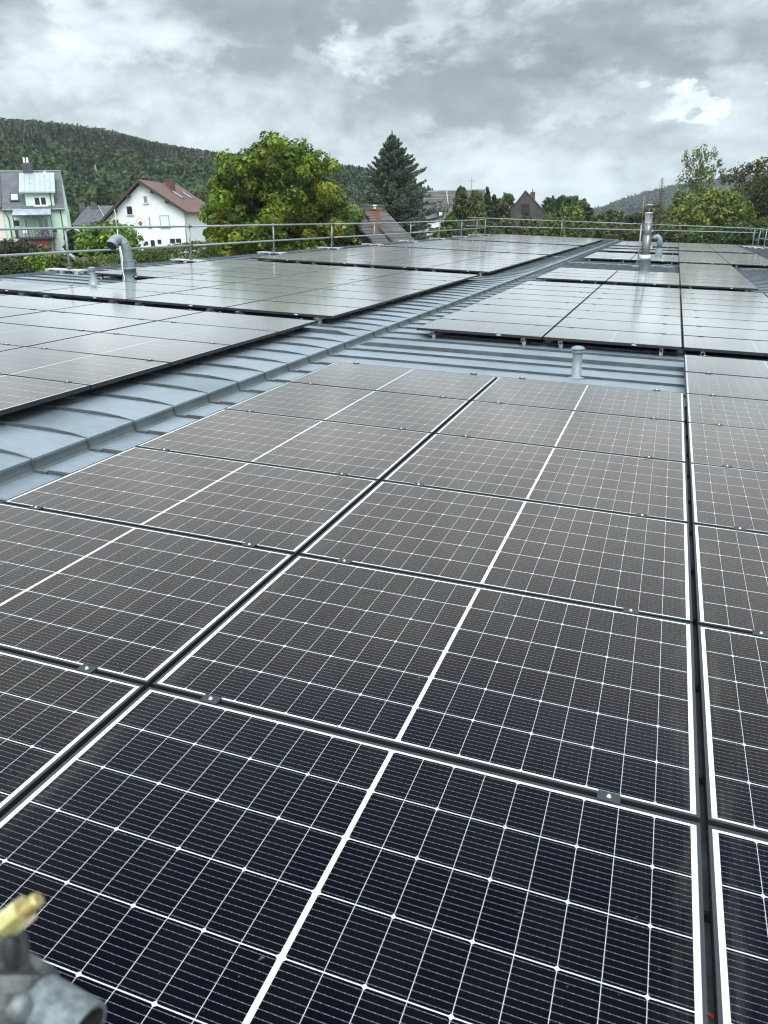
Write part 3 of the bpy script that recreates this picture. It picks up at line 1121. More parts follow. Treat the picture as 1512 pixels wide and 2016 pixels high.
def wire(pxs, T_, z, lab):
    m = MB()
    pts = []
    for x, y in pxs:
        p = roof_hit(x, y, z, T_)
        pts.append(W(*p))
    m.tube(pts, .011, 6)
    for p in pts[1:-1]:
        m.box(p[0] - .03, p[1] - .03, p[2] - .05, p[0] + .03, p[1] + .03, p[2] - .008)
    tag(m.build('conductor_wire', M['galv']), lab, 'wire', 'lightning conductor wires on the roof')


wire([k_(180, 195), k_(235, 216), k_(320, 220), k_(405, 224), k_(480, 228), k_(555, 230), k_(640, 237), k_(700, 240), k_(770, 238), k_(845, 243), k_(945, 245)], 'A', ZA + .05, 'conductor wire across the zinc left of the steel chimney')
wire([k_(1335, 259), k_(1350, 262), k_(1440, 260), k_(1512, 262)], 'A', ZA + .05, 'conductor wire across the zinc at the right edge')
wire([k_(30, 172), k_(100, 172), k_(150, 182), k_(205, 182)], 'B', -.09, 'conductor wire crossing the upper pitch beside the fourth array')
wire([k_(270, 110), k_(380, 112), k_(425, 128)], 'B', -.10, 'dark conductor wire crossing the step near the far end')
# loose aluminium offcut lying by the chimney
p0 = roof_hit(*k_(840, 240), ZA + .02)
p1 = roof_hit(*k_(895, 256), ZA + .02)
a_, b_ = W(*p0), W(*p1)
m = MB()
d_ = (b_ - a_) / np.linalg.norm(b_ - a_)
n_ = np.cross(d_, NRM)
for o_ in (-.05, .05):
    m.tube([a_ + n_ * o_, b_ + n_ * o_], .022, 6)
m.tube([a_ + NRM * .03, (a_ + b_) / 2 + NRM * .09, b_ + NRM * .03], .02, 6)
tag(m.build('rail_offcut', M['bluegrey']), 'pale metal rail offcuts left lying on the zinc by the chimney', 'offcut')

# ------------------------------------------------------------------ scaffold tube end with coupler, close by at lower left
FD = .455
E0 = P(165, 2044, FD)
hd0, _ = ray(147, 2038)
lat0 = np.array([hd0[1], -hd0[0], 0])
tow0 = np.array([-hd0[0], -hd0[1], 0])
up0 = np.array([0, 0, 1.0])
v0_ = RC.T @ np.array([(172 - 756) / F_PX, (2036 - 1008) / F_PX, 1.0])
v0_ /= np.linalg.norm(v0_)
r0_ = RC[0] - v0_ * (RC[0] @ v0_)
d0_ = RC[1] - v0_ * (RC[1] @ v0_)
ta = r0_ / np.linalg.norm(r0_) * .80 + d0_ / np.linalg.norm(d0_) * .42 - v0_ * .40     # to the right, dipping and coming nearer
ta /= np.linalg.norm(ta)
t = empty('scaffold_tube', E0, None, 'blurred open end of a galvanised scaffold tube in the lower left foreground', 'scaffold tube')
m = MB()
m.tube([-ta * 1.2, -ta * .004, np.zeros(3)], [.02415, .02415, .0236], 40, cap=False)
m.tube([np.zeros(3), -ta * .25], .0205, 40, 1, cap=False)  # bore wall coloured dark, shade inside the tube painted in
n = 40
a = np.cross(ta, up0)
a /= np.linalg.norm(a)
b = np.cross(ta, a)
ring = lambda r: [r * (math.cos(2 * math.pi * k / n) * a + math.sin(2 * math.pi * k / n) * b) for k in range(n)]
m.add(ring(.0236) + ring(.0205), [(k, (k + 1) % n, n + (k + 1) % n, n + k) for k in range(n)], 0)
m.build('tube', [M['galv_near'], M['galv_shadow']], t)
# half coupler: band round the tube, forged lug standing up from it, hinged bolt with nut
CB = E0 - ta * .066
t = empty('scaffold_coupler', CB, None, 'forged scaffold coupler with a yellow chromated bolt and nut on the foreground tube', 'scaffold coupler')
m = MB()
rr = [(.0243, -.024), (.0270, -.024), (.0282, -.016), (.0284, 0), (.0282, .012), (.0268, .019), (.0243, .020)]
vs, fs = [], []
for r_, z_ in rr:
    vs += [r_ * (math.cos(2 * math.pi * k / n) * a + math.sin(2 * math.pi * k / n) * b) + ta * z_ for k in range(n)]
for i in range(len(rr) - 1):
    fs += [(i * n + k, i * n + (k + 1) % n, (i + 1) * n + (k + 1) % n, (i + 1) * n + k) for k in range(n)]
m.add(vs, fs, 0, True)
m.build('band', M['galv_dark'], t)
Q = lambda px, py, d_=FD: P(px, py, d_) - CB
# lug: one plate with its hollow painted on as shade, flaring down on to the band
m = MB()


def blade(pts, th):
    """smooth plate: list of (left px, right px, py, distance) rows"""
    vs_, fs_ = [], []
    for x0__, x1__, y__, d__ in pts:
        for dd in (0, th):
            for f__ in np.linspace(0, 1, 5):
                bulge = .004 * (1 - (2 * f__ - 1) ** 2) * (1 if dd == 0 else -1)
                vs_.append(Q(x0__ + (x1__ - x0__) * f__, y__, d__ + dd - bulge))
    k__ = 10
    for i__ in range(len(pts) - 1):
        for q__ in range(4):
            fs_.append((i__ * k__ + q__, i__ * k__ + q__ + 1, (i__ + 1) * k__ + q__ + 1, (i__ + 1) * k__ + q__))
            fs_.append((i__ * k__ + 6 + q__, i__ * k__ + 5 + q__, (i__ + 1) * k__ + 5 + q__, (i__ + 1) * k__ + 6 + q__))
        for q__ in (0, 4):
            fs_.append((i__ * k__ + q__, (i__ + 1) * k__ + q__, (i__ + 1) * k__ + 5 + q__, i__ * k__ + 5 + q__))
    for i__ in (0, len(pts) - 1):
        for q__ in range(4):
            fs_.append((i__ * k__ + q__, i__ * k__ + q__ + 1, i__ * k__ + 6 + q__, i__ * k__ + 5 + q__))
    m.add(vs_, fs_, 0, True)


blade([(-30, 22, 1808, FD - .004), (-34, 42, 1818, FD - .006), (-36, 54, 1836, FD - .008), (-36, 58, 1862, FD - .010), (-34, 58, 1886, FD - .012), (-30, 66, 1904, FD - .013), (-26, 82, 1920, FD - .013)], .012)
m.build('lug', M['galv_dark'], t)
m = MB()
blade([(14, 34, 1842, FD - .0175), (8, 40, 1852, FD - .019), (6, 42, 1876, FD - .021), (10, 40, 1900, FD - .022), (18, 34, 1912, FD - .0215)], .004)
m.build('lug_hollow_shade', M['galv_shadow'], t)  # dark plate painted as the shade in the lug hollow
m = MB()
blade([(-8, 30, 1956, FD - .030), (-18, 46, 1968, FD - .033), (-24, 54, 1992, FD - .035), (-26, 52, 2026, FD - .037), (-20, 40, 2060, FD - .037)], .012)
m.build('hinge_ear', M['galv_dark'], t)
m = MB()
pc = Q(38, 1988, FD - .040)
m.lathe([(0, .004), (.005, .003), (.008, 0), (.008, -.006)], 16)
rv = m.build('pivot_rivet', M['galv_near'], t)
rv.location = tuple(pc)
rv.rotation_euler = Vector(tow0 + up0 * .4).to_track_quat('Z', 'Y').to_euler()
b0, b1 = Q(-14, 1842, FD - .004), Q(77, 1769, FD - .014)
bd = (b1 - b0) / np.linalg.norm(b1 - b0)
bL = np.linalg.norm(b1 - b0)
m = MB()
m.tube([b0, b1 - bd * .002, b1], [.0050, .0050, .0042], 16)
for q in range(8):
    m.tube([b1 - bd * (.0025 + q * .0014), b1 - bd * (.0031 + q * .0014)], .0054, 16)
m.build('bolt', M['brass_dark'], t)
m = MB()
m.tube([b0 + bd * bL * .27, b0 + bd * bL * .70], .0100, 6, smooth=False)
m.build('nut', M['brass'], t)
m = MB()
m.tube([b0 + bd * bL * .21, b0 + bd * bL * .265], .0118, 20)
m.build('washer', M['galv_near'], t)

# ------------------------------------------------------------------ houses
class Fac:
    """an upright facade plane through world point o along unit direction g (2d); gives local x and z of a photo pixel"""
    def __init__(s, o, ang):
        s.o = np.array(o, float)
        s.ang = ang
        s.g = np.array([math.cos(ang), math.sin(ang)])

    def __call__(s, px, py):
        h, sl = ray(px, py)
        A_ = np.array([[h[0], -s.g[0]], [h[1], -s.g[1]]])
        D, t_ = np.linalg.solve(A_, s.o[:2] - CAM[:2])
        return t_, CAM[2] + sl * D - s.o[2]


def window(parent, x0, z0, x1, z1, pane, frame=None, y=0.0, mull=0, bar=.07, sill=None, name='window', depth=.05, gap=None):
    frame = frame or M['white']
    m = MB()
    m.box(x0, y - depth, z0, x0 + bar, y + .02, z1).box(x1 - bar, y - depth, z0, x1, y + .02, z1)
    m.box(x0 + bar, y - depth, z0, x1 - bar, y + .02, z0 + bar).box(x0 + bar, y - depth, z1 - bar, x1 - bar, y + .02, z1)
    for q in range(mull):
        xm = x0 + (x1 - x0) * (q + 1) / (mull + 1)
        m.box(xm - bar * .7, y - depth - .01, z0 + bar, xm + bar * .7, y + .02, z1 - bar)
    f = m.build(name, frame, parent)
    m = MB()
    m.box(x0 + bar, y - depth * .45, z0 + bar, x1 - bar, y + .019, z1 - bar)
    m.build('pane', pane, f)
    if sill:
        m = MB()
        m.box(x0 - .08, y - .16, z0 - .07, x1 + .08, y - .002, z0 - .004)
        m.build('sill', sill, f)
    return f


def house(name, o, ang, label, cat='house', group=None):
    return empty(name, o, (0, 0, ang), label, cat, group)


def gz_(p):
    return float(ground(p[0], p[1]))


def az(px):
    h, _ = ray(px, 450)
    return math.atan2(h[0], h[1])


# white house with the brown red roof
K = P(362, 470, 112)
K[2] = gz_(K) - .3
WHA = R_(15)
F1 = Fac(K, WHA)
c5 = lambda x, y: F1(190 + x / 6.574, 340 + y / 6.574)
h = house('white_house', K, WHA, 'white rendered house with brown red tiled gable roof and a sun ornament on its wall')
xl_, zl_e = c5(62, 640)
xr_, zr_e = c5(1128, 478)
xa_, za_ = c5(562, 88)
zr_e += .15
dep = 15.0
m = MB()
m.prism([(xl_ + .25, 0, -1), (xr_, 0, -1), (xr_, 0, zr_e - .35), (xa_, 0, za_ - .5), (xl_ + .25, 0, zl_e - .1)], (0, dep, 0))
m.build('wall', M['render_white'], h)
m = MB()
oh = .75
sr = (za_ - zr_e) / (xr_ - xa_)
sl_ = (za_ - zl_e) / (xa_ - xl_)
m.prism([(xa_, -oh, za_), (xr_ + .7, -oh, zr_e - .7 * sr), (xr_ + .7, -oh, zr_e - .7 * sr - .12), (xa_, -oh, za_ - .14)], (0, dep + oh + .4, 0))
m.prism([(xa_, -oh, za_), (xa_, -oh, za_ - .14), (xl_ - .5, -oh, zl_e - .5 * sl_ - .12), (xl_ - .5, -oh, zl_e - .5 * sl_)], (0, dep + oh + .4, 0))
rf = m.build('roof', M['redtile'], h)
m = MB()
for (xe, ze) in ((xr_ + .7, zr_e - .7 * sr), (xl_ - .5, zl_e - .5 * sl_)):
    m.prism([(xa_, -oh - .04, za_ + .02), (xe, -oh - .04, ze + .02), (xe, -oh - .04, ze - .36), (xa_, -oh - .04, za_ - .38)][::1 if xe > xa_ else -1], (0, .039, 0))
m.build('bargeboard', M['brown_wood'], rf)
m = MB()
for xx, zz in ((-1, 0), (.25, 0), (.55, 0)):
    pass
for fx in (.28, .62):
    for (xe, ze) in ((xr_, zr_e), (xl_, zl_e)):
        x_, z_ = xa_ + (xe - xa_) * fx, za_ + (ze - za_) * fx - .42
        m.box(x_ - .14, -oh + .01, z_ - .28, x_ + .14, .02, z_ - .02)
m.build('purlin_end', M['brown_wood'], h)
# chimney on the right slope, skylights
x_, y_ = xa_ + (xr_ - xa_) * .22, 8.2
zc = za_ - (x_ - xa_) * sr
m = MB()
m.box(x_ - .5, y_ - .5, zc - 1, x_ + .5, y_ + .5, zc + 1.25)
m.box(x_ - .56, y_ - .56, zc + 1.25, x_ + .56, y_ + .56, zc + 1.34)
m.build('chimney', M['brownbrick'], rf)
for (y0_, fx) in ((6.0, .48), (10.5, .46)):
    xm = xa_ + (xr_ - xa_) * fx
    m = MB()
    hw = .75
    p = lambda dx_, dy_, dz_: (xm + dx_, y0_ + dy_, za_ - (xm + dx_ - xa_) * sr + dz_)
    m.hexa([p(-hw, 0, .01), p(hw, 0, .01), p(hw, 1.2, .01), p(-hw, 1.2, .01), p(-hw, 0, .12), p(hw, 0, .12), p(hw, 1.2, .12), p(-hw, 1.2, .12)])
    f = m.build('skylight', M['frame_dark'], rf)
    m = MB()
    hw = .62
    m.hexa([p(-hw, .12, .1), p(hw, .12, .1), p(hw, 1.08, .1), p(-hw, 1.08, .1), p(-hw, .12, .14), p(hw, .12, .14), p(hw, 1.08, .14), p(-hw, 1.08, .14)])
    m.build('pane', M['glass_pale'], f)


def wpx(parent, fn, x0, y0, x1, y1, pane, **kw):
    a0, b1 = fn(x0, y0)
    a1, b0 = fn(x1, y1)
    return window(parent, a0, b0, a1, b1, pane, **kw)


S_ = M['render_white']
wpx(h, c5, 600, 298, 670, 398, M['glass_pale'], sill=M['concrete'])
wpx(h, c5, 380, 430, 478, 548, M['glass'], frame=M['white'], sill=M['concrete'])
wpx(h, c5, 208, 602, 300, 682, M['glass'], mull=1)
wpx(h, c5, 664, 573, 714, 705, M['glass_pale'], sill=M['concrete'])
wpx(h, c5, 812, 553, 952, 702, M['blind'], bar=.09, frame=M['dormer_zinc'], sill=M['concrete'])
wpx(h, c5, 434, 750, 528, 868, M['blind_dim'], sill=M['concrete'])
wpx(h, c5, 690, 866, 772, 990, M['glass'], name='door')
wpx(h, c5, 780, 860, 852, 930, M['glass'])
wpx(h, c5, 942, 848, 1108, 915, M['glass'], mull=1)
wpx(h, c5, 625, 890, 672, 935, M['glass'], bar=.03, frame=M['frame_dark'])
sx, sz = c5(568, 655)
m = MB()
m.prism([(sx + .27 * math.cos(q), -.05, sz + .27 * math.sin(q)) for q in np.linspace(0, 2 * math.pi, 14, endpoint=False)], (0, .048, 0))
so = m.build('sun_ornament', M['orange'], h)
m = MB()
for q in range(14):
    a0 = 2 * math.pi * q / 14
    c0, s0 = math.cos(a0), math.sin(a0)
    r0__, r1__ = .5, 1.0 if q % 2 else .82
    m.prism([(sx + r0__ * c0 - .04 * s0, -.03, sz + r0__ * s0 + .04 * c0), (sx + r0__ * c0 + .04 * s0, -.03, sz + r0__ * s0 - .04 * c0), (sx + r1__ * c0, -.03, sz + r1__ * s0)], (0, .028, 0))
m.build('ornament_ray', M['ochre'], so)
m = MB()
gx_ = xr_ + .62
m.tube([(gx_, -.5, zr_e - .7 * sr - .02), (gx_ + .0, dep, zr_e - .7 * sr - .02)], .09, 8)
m.build('gutter', M['brown_wood'], h)
m = MB()
m.tube([(xr_ + .55, -.2, zr_e - .8), (xr_ + .08, -.09, zr_e - 2.0), (xr_ + .02, -.09, zr_e - 2.3), (xr_ - .05, -.09, 0)], .055, 8)
m.build('downpipe', M['duct'], h)

# green row house -------------------------------------------------------
G0 = P(66, 470, 95)
G0[2] = gz_(G0) - .4
GA = R_(38)
F2 = Fac(G0, GA)
c4 = lambda x, y: F2(x / 10.08, 310 + y / 10.08)
h = house('green_house', G0, GA, 'mint green row house with grey slate roof, zinc dormer and a balcony')
xl_, ze1 = c4(50, 1020)
xr_, ze2 = c4(1285, 965)
ze = (ze1 + ze2) / 2
_, zr1 = c4(585, 268)
SB = 4.2
zr_ = CAM[2] + (zr1 + G0[2] - CAM[2]) * (95 + SB) / 95 - G0[2]
m = MB()
m.box(xl_, 0, -1, xr_, 9, ze - .05)
m.prism([(xr_ - .25, .15, ze - .05), (xr_ - .25, SB, zr_ - .25), (xr_ - .25, 8.85, ze - .05)], (.2, 0, 0))
m.build('wall', M['render_green'], h)
m = MB()
m.prism([(xl_ - .02, -.35, ze - .12), (xl_ - .02, SB, zr_), (xl_ - .02, 9.2, ze - .12), (xl_ - .02, 9.2, ze - .3), (xl_ - .02, SB, zr_ - .2), (xl_ - .02, -.35, ze - .3)][::-1], (xr_ - xl_ - .02, 0, 0))
rf = m.build('roof', M['slate'], h)
m = MB()
m.box(xl_, SB - .12, zr_ - .05, xr_, SB + .12, zr_ + .07)
m.box(xl_, -.47, ze - .24, c4(440, 980)[0], -.352, ze - .1).box(c4(1045, 980)[0], -.47, ze - .24, xr_, -.352, ze - .1)
m.build('flashing', M['dormer_zinc'], rf)
# chimney
x0_, _ = c4(410, 300)
x1_, _ = c4(600, 300)
m = MB()
m.box(x0_, SB - .9, zr_ - 2.2, x1_, SB + .3, zr_ + .75)
ch = m.build('chimney', M['slate_dark'], rf)
m = MB()
for f_ in (.25, .6):
    xx = x0_ + (x1_ - x0_) * f_
    m.lathe([(.11, 0), (.09, .55), (.0, .55)], 10, 0, (xx, SB - .4, zr_ + .75))
m.build('chimney_pot', M['white'], ch)


def on_slope(px0, py0, px1, py1):
    """x range and slope parameter range for a pixel box lying on the front slope"""
    out = []
    for px_, py_ in ((px0, py0), (px1, py1)):
        t_, z_ = c4(px_, py_)
        out.append((t_, np.clip((z_ - ze) / ((zr1) - ze), 0, 1)))
    return out


for bx in ((170, 738, 378, 882), (782, 290, 915, 402)):
    (x0_, f1_), (x1_, f0_) = on_slope(*bx)
    pt = lambda x, f_, o_: (x, -.2 + (SB + .2) * f_ - o_ * .75, ze + (zr_ - ze) * f_ + o_ * .7)
    m = MB()
    m.hexa([pt(x0_, f0_, 0), pt(x1_, f0_, 0), pt(x1_, f1_, 0), pt(x0_, f1_, 0), pt(x0_, f0_, .14), pt(x1_, f0_, .14), pt(x1_, f1_, .14), pt(x0_, f1_, .14)])
    f = m.build('skylight', M['frame_dark'], rf)
    m = MB()
    e_ = .14
    fe = (f1_ - f0_) * .14
    m.hexa([pt(x0_ + e_, f0_ + fe, .1), pt(x1_ - e_, f0_ + fe, .1), pt(x1_ - e_, f1_ - fe, .1), pt(x0_ + e_, f1_ - fe, .1),
            pt(x0_ + e_, f0_ + fe, .16), pt(x1_ - e_, f0_ + fe, .16), pt(x1_ - e_, f1_ - fe, .16), pt(x0_ + e_, f1_ - fe, .16)])
    m.build('pane', M['blind'], f)
# dormer
x0_, z1_ = c4(478, 690)
x1_, _ = c4(1040, 690)
zt = z1_ + 1.75
m = MB()
m.box(x0_, -.02, ze - .4, x1_, 3.4, z1_)
dm = m.build('dormer', M['render_green'], h)
m = MB()
m.prism([(x0_ - .45, -.45, z1_ + .02), (x0_ - .45, 3.5, zt + .35), (x0_ - .45, 3.5, zt + .2), (x0_ - .45, -.45, z1_ - .12)][::-1], (x1_ - x0_ + .75, 0, 0))
for q in range(1, 7):
    xx = x0_ - .45 + (x1_ - x0_ + .75) * q / 7
    m.prism([(xx, -.45, z1_ + .021), (xx, -.45, z1_ + .07), (xx, 3.5, zt + .40), (xx, 3.5, zt + .351)], (.035, 0, 0))
m.build('dormer_roof', M['dormer_zinc'], dm)
wpx(dm, c4, 655, 778, 945, 958, M['glass'], mull=1, bar=.1, sill=M['render_white'], y=-.02)
m = MB()
tx, tz = c4(985, 690)
m.tube([(tx, -.1, tz), (tx, -.1, ze - .3)], .05, 6)
tx, tz = c4(1190, 1010)
m.tube([(tx, -.1, tz), (tx, -.1, 0)], .05, 6)
tx, tz = c4(70, 1040)
m.tube([(tx, -.3, tz), (tx + .35, -.1, tz - .8), (tx + .35, -.1, 0)], .05, 6)
m.build('downpipe', M['frame_dark'], h)
wpx(h, c4, 238, 1235, 410, 1375, M['glass'])
wpx(h, c4, 462, 1212, 592, 1560, M['glass_pale'], name='door')
wpx(h, c4, 742, 1198, 1010, 1560, M['glass_pale'], mull=1, name='door')
# balcony with glass canopy
bx0, bz0 = c4(370, 1585)
bx1, _ = c4(1120, 1585)
m = MB()
m.box(bx0, -2.2, bz0 - .18, bx1, -.02, bz0)
bal = m.build('balcony', M['frame_dark'], h)
m = MB()
_, rz = c4(600, 1410)
for q in range(13):
    xx = bx0 + (bx1 - bx0) * q / 12
    m.box(xx - .02, -2.2, bz0, xx + .02, -2.16, rz - .05)
m.box(bx0, -2.21, rz - .05, bx1, -2.14, rz)
for xx in (bx0, bx1 - .06):
    m.box(xx, -2.14, rz - .05, xx + .06, -.02, rz)
    for q in range(6):
        m.box(xx, -1.9 + q * .35, bz0, xx + .04, -1.86 + q * .35, rz - .05)
for xx in (bx0 + .2, bx1 - .3):
    m.box(xx, -2.0, -1, xx + .12, -1.88, bz0 - .18)
m.build('railing', M['frame_dark'], bal)
cx0, cz = c4(285, 1160)
cx1, _ = c4(1035, 1160)
m = MB()
for q in range(7):
    xx = cx0 + (cx1 - cx0 - .06) * q / 6
    m.prism([(xx, -2.1, cz), (xx, -.02, cz + .75), (xx, -.02, cz + .67), (xx, -2.1, cz - .08)][::-1], (.06, 0, 0))
m.box(cx0, -2.18, cz - .12, cx1, -2.1, cz + .02)
for xx in (cx0, cx1 - .1):
    m.box(xx, -2.18, bz0, xx + .09, -2.1, cz - .12)
cn_ = m.build('canopy_frame', M['frame_dark'], h)
m = MB()
m.prism([(cx0, -2.1, cz + .02), (cx0, -.02, cz + .77), (cx0, -.02, cz + .755), (cx0, -2.1, cz + .005)][::-1], (cx1 - cx0, 0, 0))
m.build('canopy_glass', M['glass_pale'], cn_)
# stairs down, table and chairs seen through the railing
m = MB()
sx0, _ = c4(455, 1600)
sx1, _ = c4(600, 1600)
for q in range(7):
    m.box(sx0, -2.3 - q * .25, bz0 - .25 - q * .25, sx1, -2.05 - q * .25, bz0 - .2 - q * .25)
m.build('stairs', M['frame_dark'], bal)
tw = lambda lx, ly, lz: (G0[0] + lx * math.cos(GA) - ly * math.sin(GA), G0[1] + lx * math.sin(GA) + ly * math.cos(GA), G0[2] + lz)
xx = bx0 + (bx1 - bx0) * .62
t = empty('balcony_table', tw(xx, -1.2, bz0), (0, 0, GA), 'small table with crossed metal legs on the green house balcony', 'table')
m = MB()
m.box(-.8, -.4, .70, .8, .4, .74)
m.build('tabletop', M['frame_dark'], t)
m = MB()
for s1 in (-1, 1):
    m.tube([(-.6 * s1, -.3, 0), (.6 * s1, -.3, .7)], .025, 6)
    m.tube([(-.6 * s1, .3, 0), (.6 * s1, .3, .7)], .025, 6)
m.build('table_legs', M['frame_dark'], t)
for dx__, lab in ((-1.5, 'pale chair left of the balcony table'), (1.4, 'dark chair right of the balcony table')):
    t = empty('balcony_chair', tw(xx + dx__, -1.2, bz0), (0, 0, GA), lab + ' on the green house', 'chair', 'balcony chairs')
    mt_ = M['white'] if dx__ < 0 else M['frame_dark']
    MB().box(-.22, -.22, .42, .22, .22, .46).build('seat', mt_, t)
    MB().box(-.22, .19, .4601, .22, .22, .92).build('backrest', mt_, t)
    for a_ in (-.2, .16):
        for b_ in (-.2, .16):
            MB().box(a_, b_, 0, a_ + .04, b_ + .04, .4199).build('leg', mt_, t)
# red shed under the balcony
rx0, rz1 = c4(400, 1625)
rx1, _ = c4(990, 1625)
t = empty('garden_shed', tw(rx0, -1.9, -.3), (0, 0, GA), 'red boarded shed under the balcony of the green house', 'shed')
MB().box(0, 0, 0, rx1 - rx0, 1.8, rz1 + .2).build('wall', M['redwood'], t)
MB().box(rx1 - rx0 - .12, -.03, 0, rx1 - rx0 + .02, -.002, rz1 + .2).build('corner_board', M['brown_wood'], t)
MB().box(-.1, -.15, rz1 + .2005, rx1 - rx0 + .1, 1.85, rz1 + .26).build('roof', M['frame_dark'], t)
wpx(h, c4, 1085, 1600, 1235, 1840, M['blind'], name='door', bar=.06)
# pale pink neighbour
P0 = np.array(tw(xl_ - 7.5, .02, 0))
hp = house('pink_house', P0, GA, 'pale pink row house with dark roof at the left picture edge')
MB().box(0, 0, -1, 7.47, 8.5, ze + .2).build('wall', M['render_pink'], hp)
m = MB()
m.prism([(0, -.35, ze + .1), (0, SB, zr_ + .1), (0, 9, ze + .1), (0, 9, ze - .1), (0, SB, zr_ - .1), (0, -.35, ze - .1)][::-1], (7.46, 0, 0))
m.build('roof', M['slate_dark'], hp)
window(hp, 2.2, ze - 2.2, 3.6, ze - .9, M['glass'], mull=1)

# dark slate house between green and white house
D0 = P(190, 470, 142)
D0[2] = gz_(D0) - .2
DA = -az(190)
F3 = Fac(D0, DA)
h = house('slate_house', D0, DA, 'low house with dark hipped slate roof between the green and the white house')
xa0, zA0 = F3(172, 409)
xa1, _ = F3(236, 409)
xe0, zE0 = F3(140, 442)
xe1, _ = F3(262, 442)
m = MB()
m.box(xe0 + .3, .4, -1, xe1 - .3, 8, zE0)
m.build('wall', M['render_white'], h)
m = MB()
v = [(xe0, 0, zE0 - .1), (xe1, 0, zE0 - .1), (xe1, 8.4, zE0 - .1), (xe0, 8.4, zE0 - .1), (xa0, 4.2, zA0 + .4), (xa1, 4.2, zA0 + .4)]
m.add(v, [(0, 1, 5, 4), (1, 2, 5), (2, 3, 4, 5), (3, 0, 4), (3, 2, 1, 0)])
rf = m.build('roof', M['slate_dark'], h)
for px_ in (161, 185):
    xx, zz = F3(px_, 408)
    MB().box(xx - .45, 3.4, zA0 - 1.2, xx + .45, 4.2, zA0 + .9).build('chimney', M['slate_dark'], rf)
m = MB()
m.tube([(xa0 + 1.7, 4.0, zA0 + .45), (xa0 + 2.7, .2, zE0 + .2)], .08, 6)
m.build('flashing', M['dormer_zinc'], rf)

# dark timber house with grey shingle roof and brick chimney (seen gable on, its slope falls to the right)
A0 = P(672, 411, 52)
hv, _ = ray(672, 450)
lat = np.array([hv[1], -hv[0]])
RD = .656 * lat + .755 * hv           # ridge direction
RK = .755 * lat - .656 * hv           # down-slope direction towards us
gnd = gz_(A0)
o_ = np.array([A0[0], A0[1], gnd - .3])
ang = math.atan2(RD[1], RD[0])
h = house('shingle_house', o_, ang, 'dark clad house with weathered grey shingle roof and red brick chimney beyond the roof edge')
zr_ = A0[2] - o_[2]
# local: x along ridge, y: left of ridge direction = -RK side
slope, RUN, LEN = .78, 5.2, 3.9
x1_ = LEN * .40
m = MB()
m.prism([(.25, -RUN, -1), (.25, -RUN, zr_ - RUN * slope - .2), (.25, 0, zr_ - .2), (.25, RUN, zr_ - RUN * slope - .2), (.25, RUN, -1)][::-1], (LEN - .5, 0, 0))
m.build('wall', M['dark_clad'], h)
m = MB()
for (a_, b_, lift) in ((0, x1_, 0), (x1_ + .002, LEN, .22)):
    for s1 in (-1, 1):
        m.prism([(a_, 0, zr_ + lift), (a_, s1 * (RUN + .5), zr_ - (RUN + .5) * slope + lift), (a_, s1 * (RUN + .5), zr_ - (RUN + .5) * slope - .16 + lift), (a_, 0, zr_ - .16 + lift)][::-s1], (b_ - a_, 0, 0))
rf = m.build('roof', M['shingle'], h)
m = MB()
for q in range(40):
    xx = LEN * (q + .5) / 40
    lf = .22 if xx > x1_ else 0
    m.box(xx - LEN / 90, -.35 - .05 * (q % 3), zr_ - .30 + lf, xx + LEN / 90, .3, zr_ + .03 + lf)
m.build('ridge_shingles', M['slate_old'], rf)
lx, ly = 1.45, -1.5
m = MB()
m.box(lx - .25, ly - .25, zr_ - 2.0, lx + .25, ly + .25, zr_ - .14)
m.box(lx - .28, ly - .28, zr_ - .1395, lx + .28, ly + .28, zr_ - .05)
c__ = m.build('chimney', M['brick'], rf)
m = MB()
m.lathe([(.10, 0), (.09, .16), (.15, .17), (.15, .2), (0, .24)], 12, 0, (lx, ly, zr_ - .05))
m.build('chimney_pot', M['white'], c__)
# window in the gable wall: local plane x = .25, seen from outside (-x)
Fg = Fac(np.array([o_[0] + RD[0] * .25, o_[1] + RD[1] * .25, o_[2]]), math.atan2(RK[1], RK[0]))
w0, z1__ = Fg(675, 452.5)
w1, z0__ = Fg(698.5, 470.5)
m = MB()
m.box(.17, -w1, z0__, .249, -w0, z1__)
f = m.build('window', M['white'], h)
MB().box(.165, -w1 + .08, z0__ + .08, .1695, -w0 - .08, z1__ - .08).build('pane', M['blind'], f)
MB().box(.15, -w1 - .1, z0__ - .14, .249, -w0 + .1, z0__ - .01).build('sill', M['frame_dark'], f)

# old grey mansard house behind the cedar
Q0 = P(852, 470, 95)
Q0[2] = gz_(Q0) - .5
QA = -az(880)
F4 = Fac(Q0, QA)
h = house('mansard_house', Q0, QA, 'white walled house with tall weathered slate mansard roof behind the cedar')
x0_, zt = F4(836, 378)
x1_, _ = F4(953, 374)
_, ze = F4(880, 426)
m = MB()
m.box(x0_, 0, -1, x1_, 10, ze)
m.build('wall', M['render_white'], h)
m = MB()
m.prism([(x0_ - .2, -.4, ze - .2), (x0_ - .2, 1.2, ze + 1.0), (x0_ - .2, 2.2, zt + .1), (x0_ - .2, 7.8, zt + .1), (x0_ - .2, 8.8, ze + 1.0), (x0_ - .2, 10.4, ze - .2)][::-1], (x1_ - x0_ + .4, 0, 0))
rf = m.build('roof', M['slate_old'], h)
m = MB()
m.box(x0_ - .2, 2.15, zt + .08, x1_ + .2, 2.35, zt + .22)
tx, _ = F4(879, 400)
m.tube([(tx, 2.1, zt + .1), (tx + .25, 1.1, ze + .95)], .07, 6)
m.build('flashing', M['dormer_zinc'], rf)
dx0, dz1 = F4(860.5, 410)
dx1, dz0 = F4(874.5, 424)
m = MB()
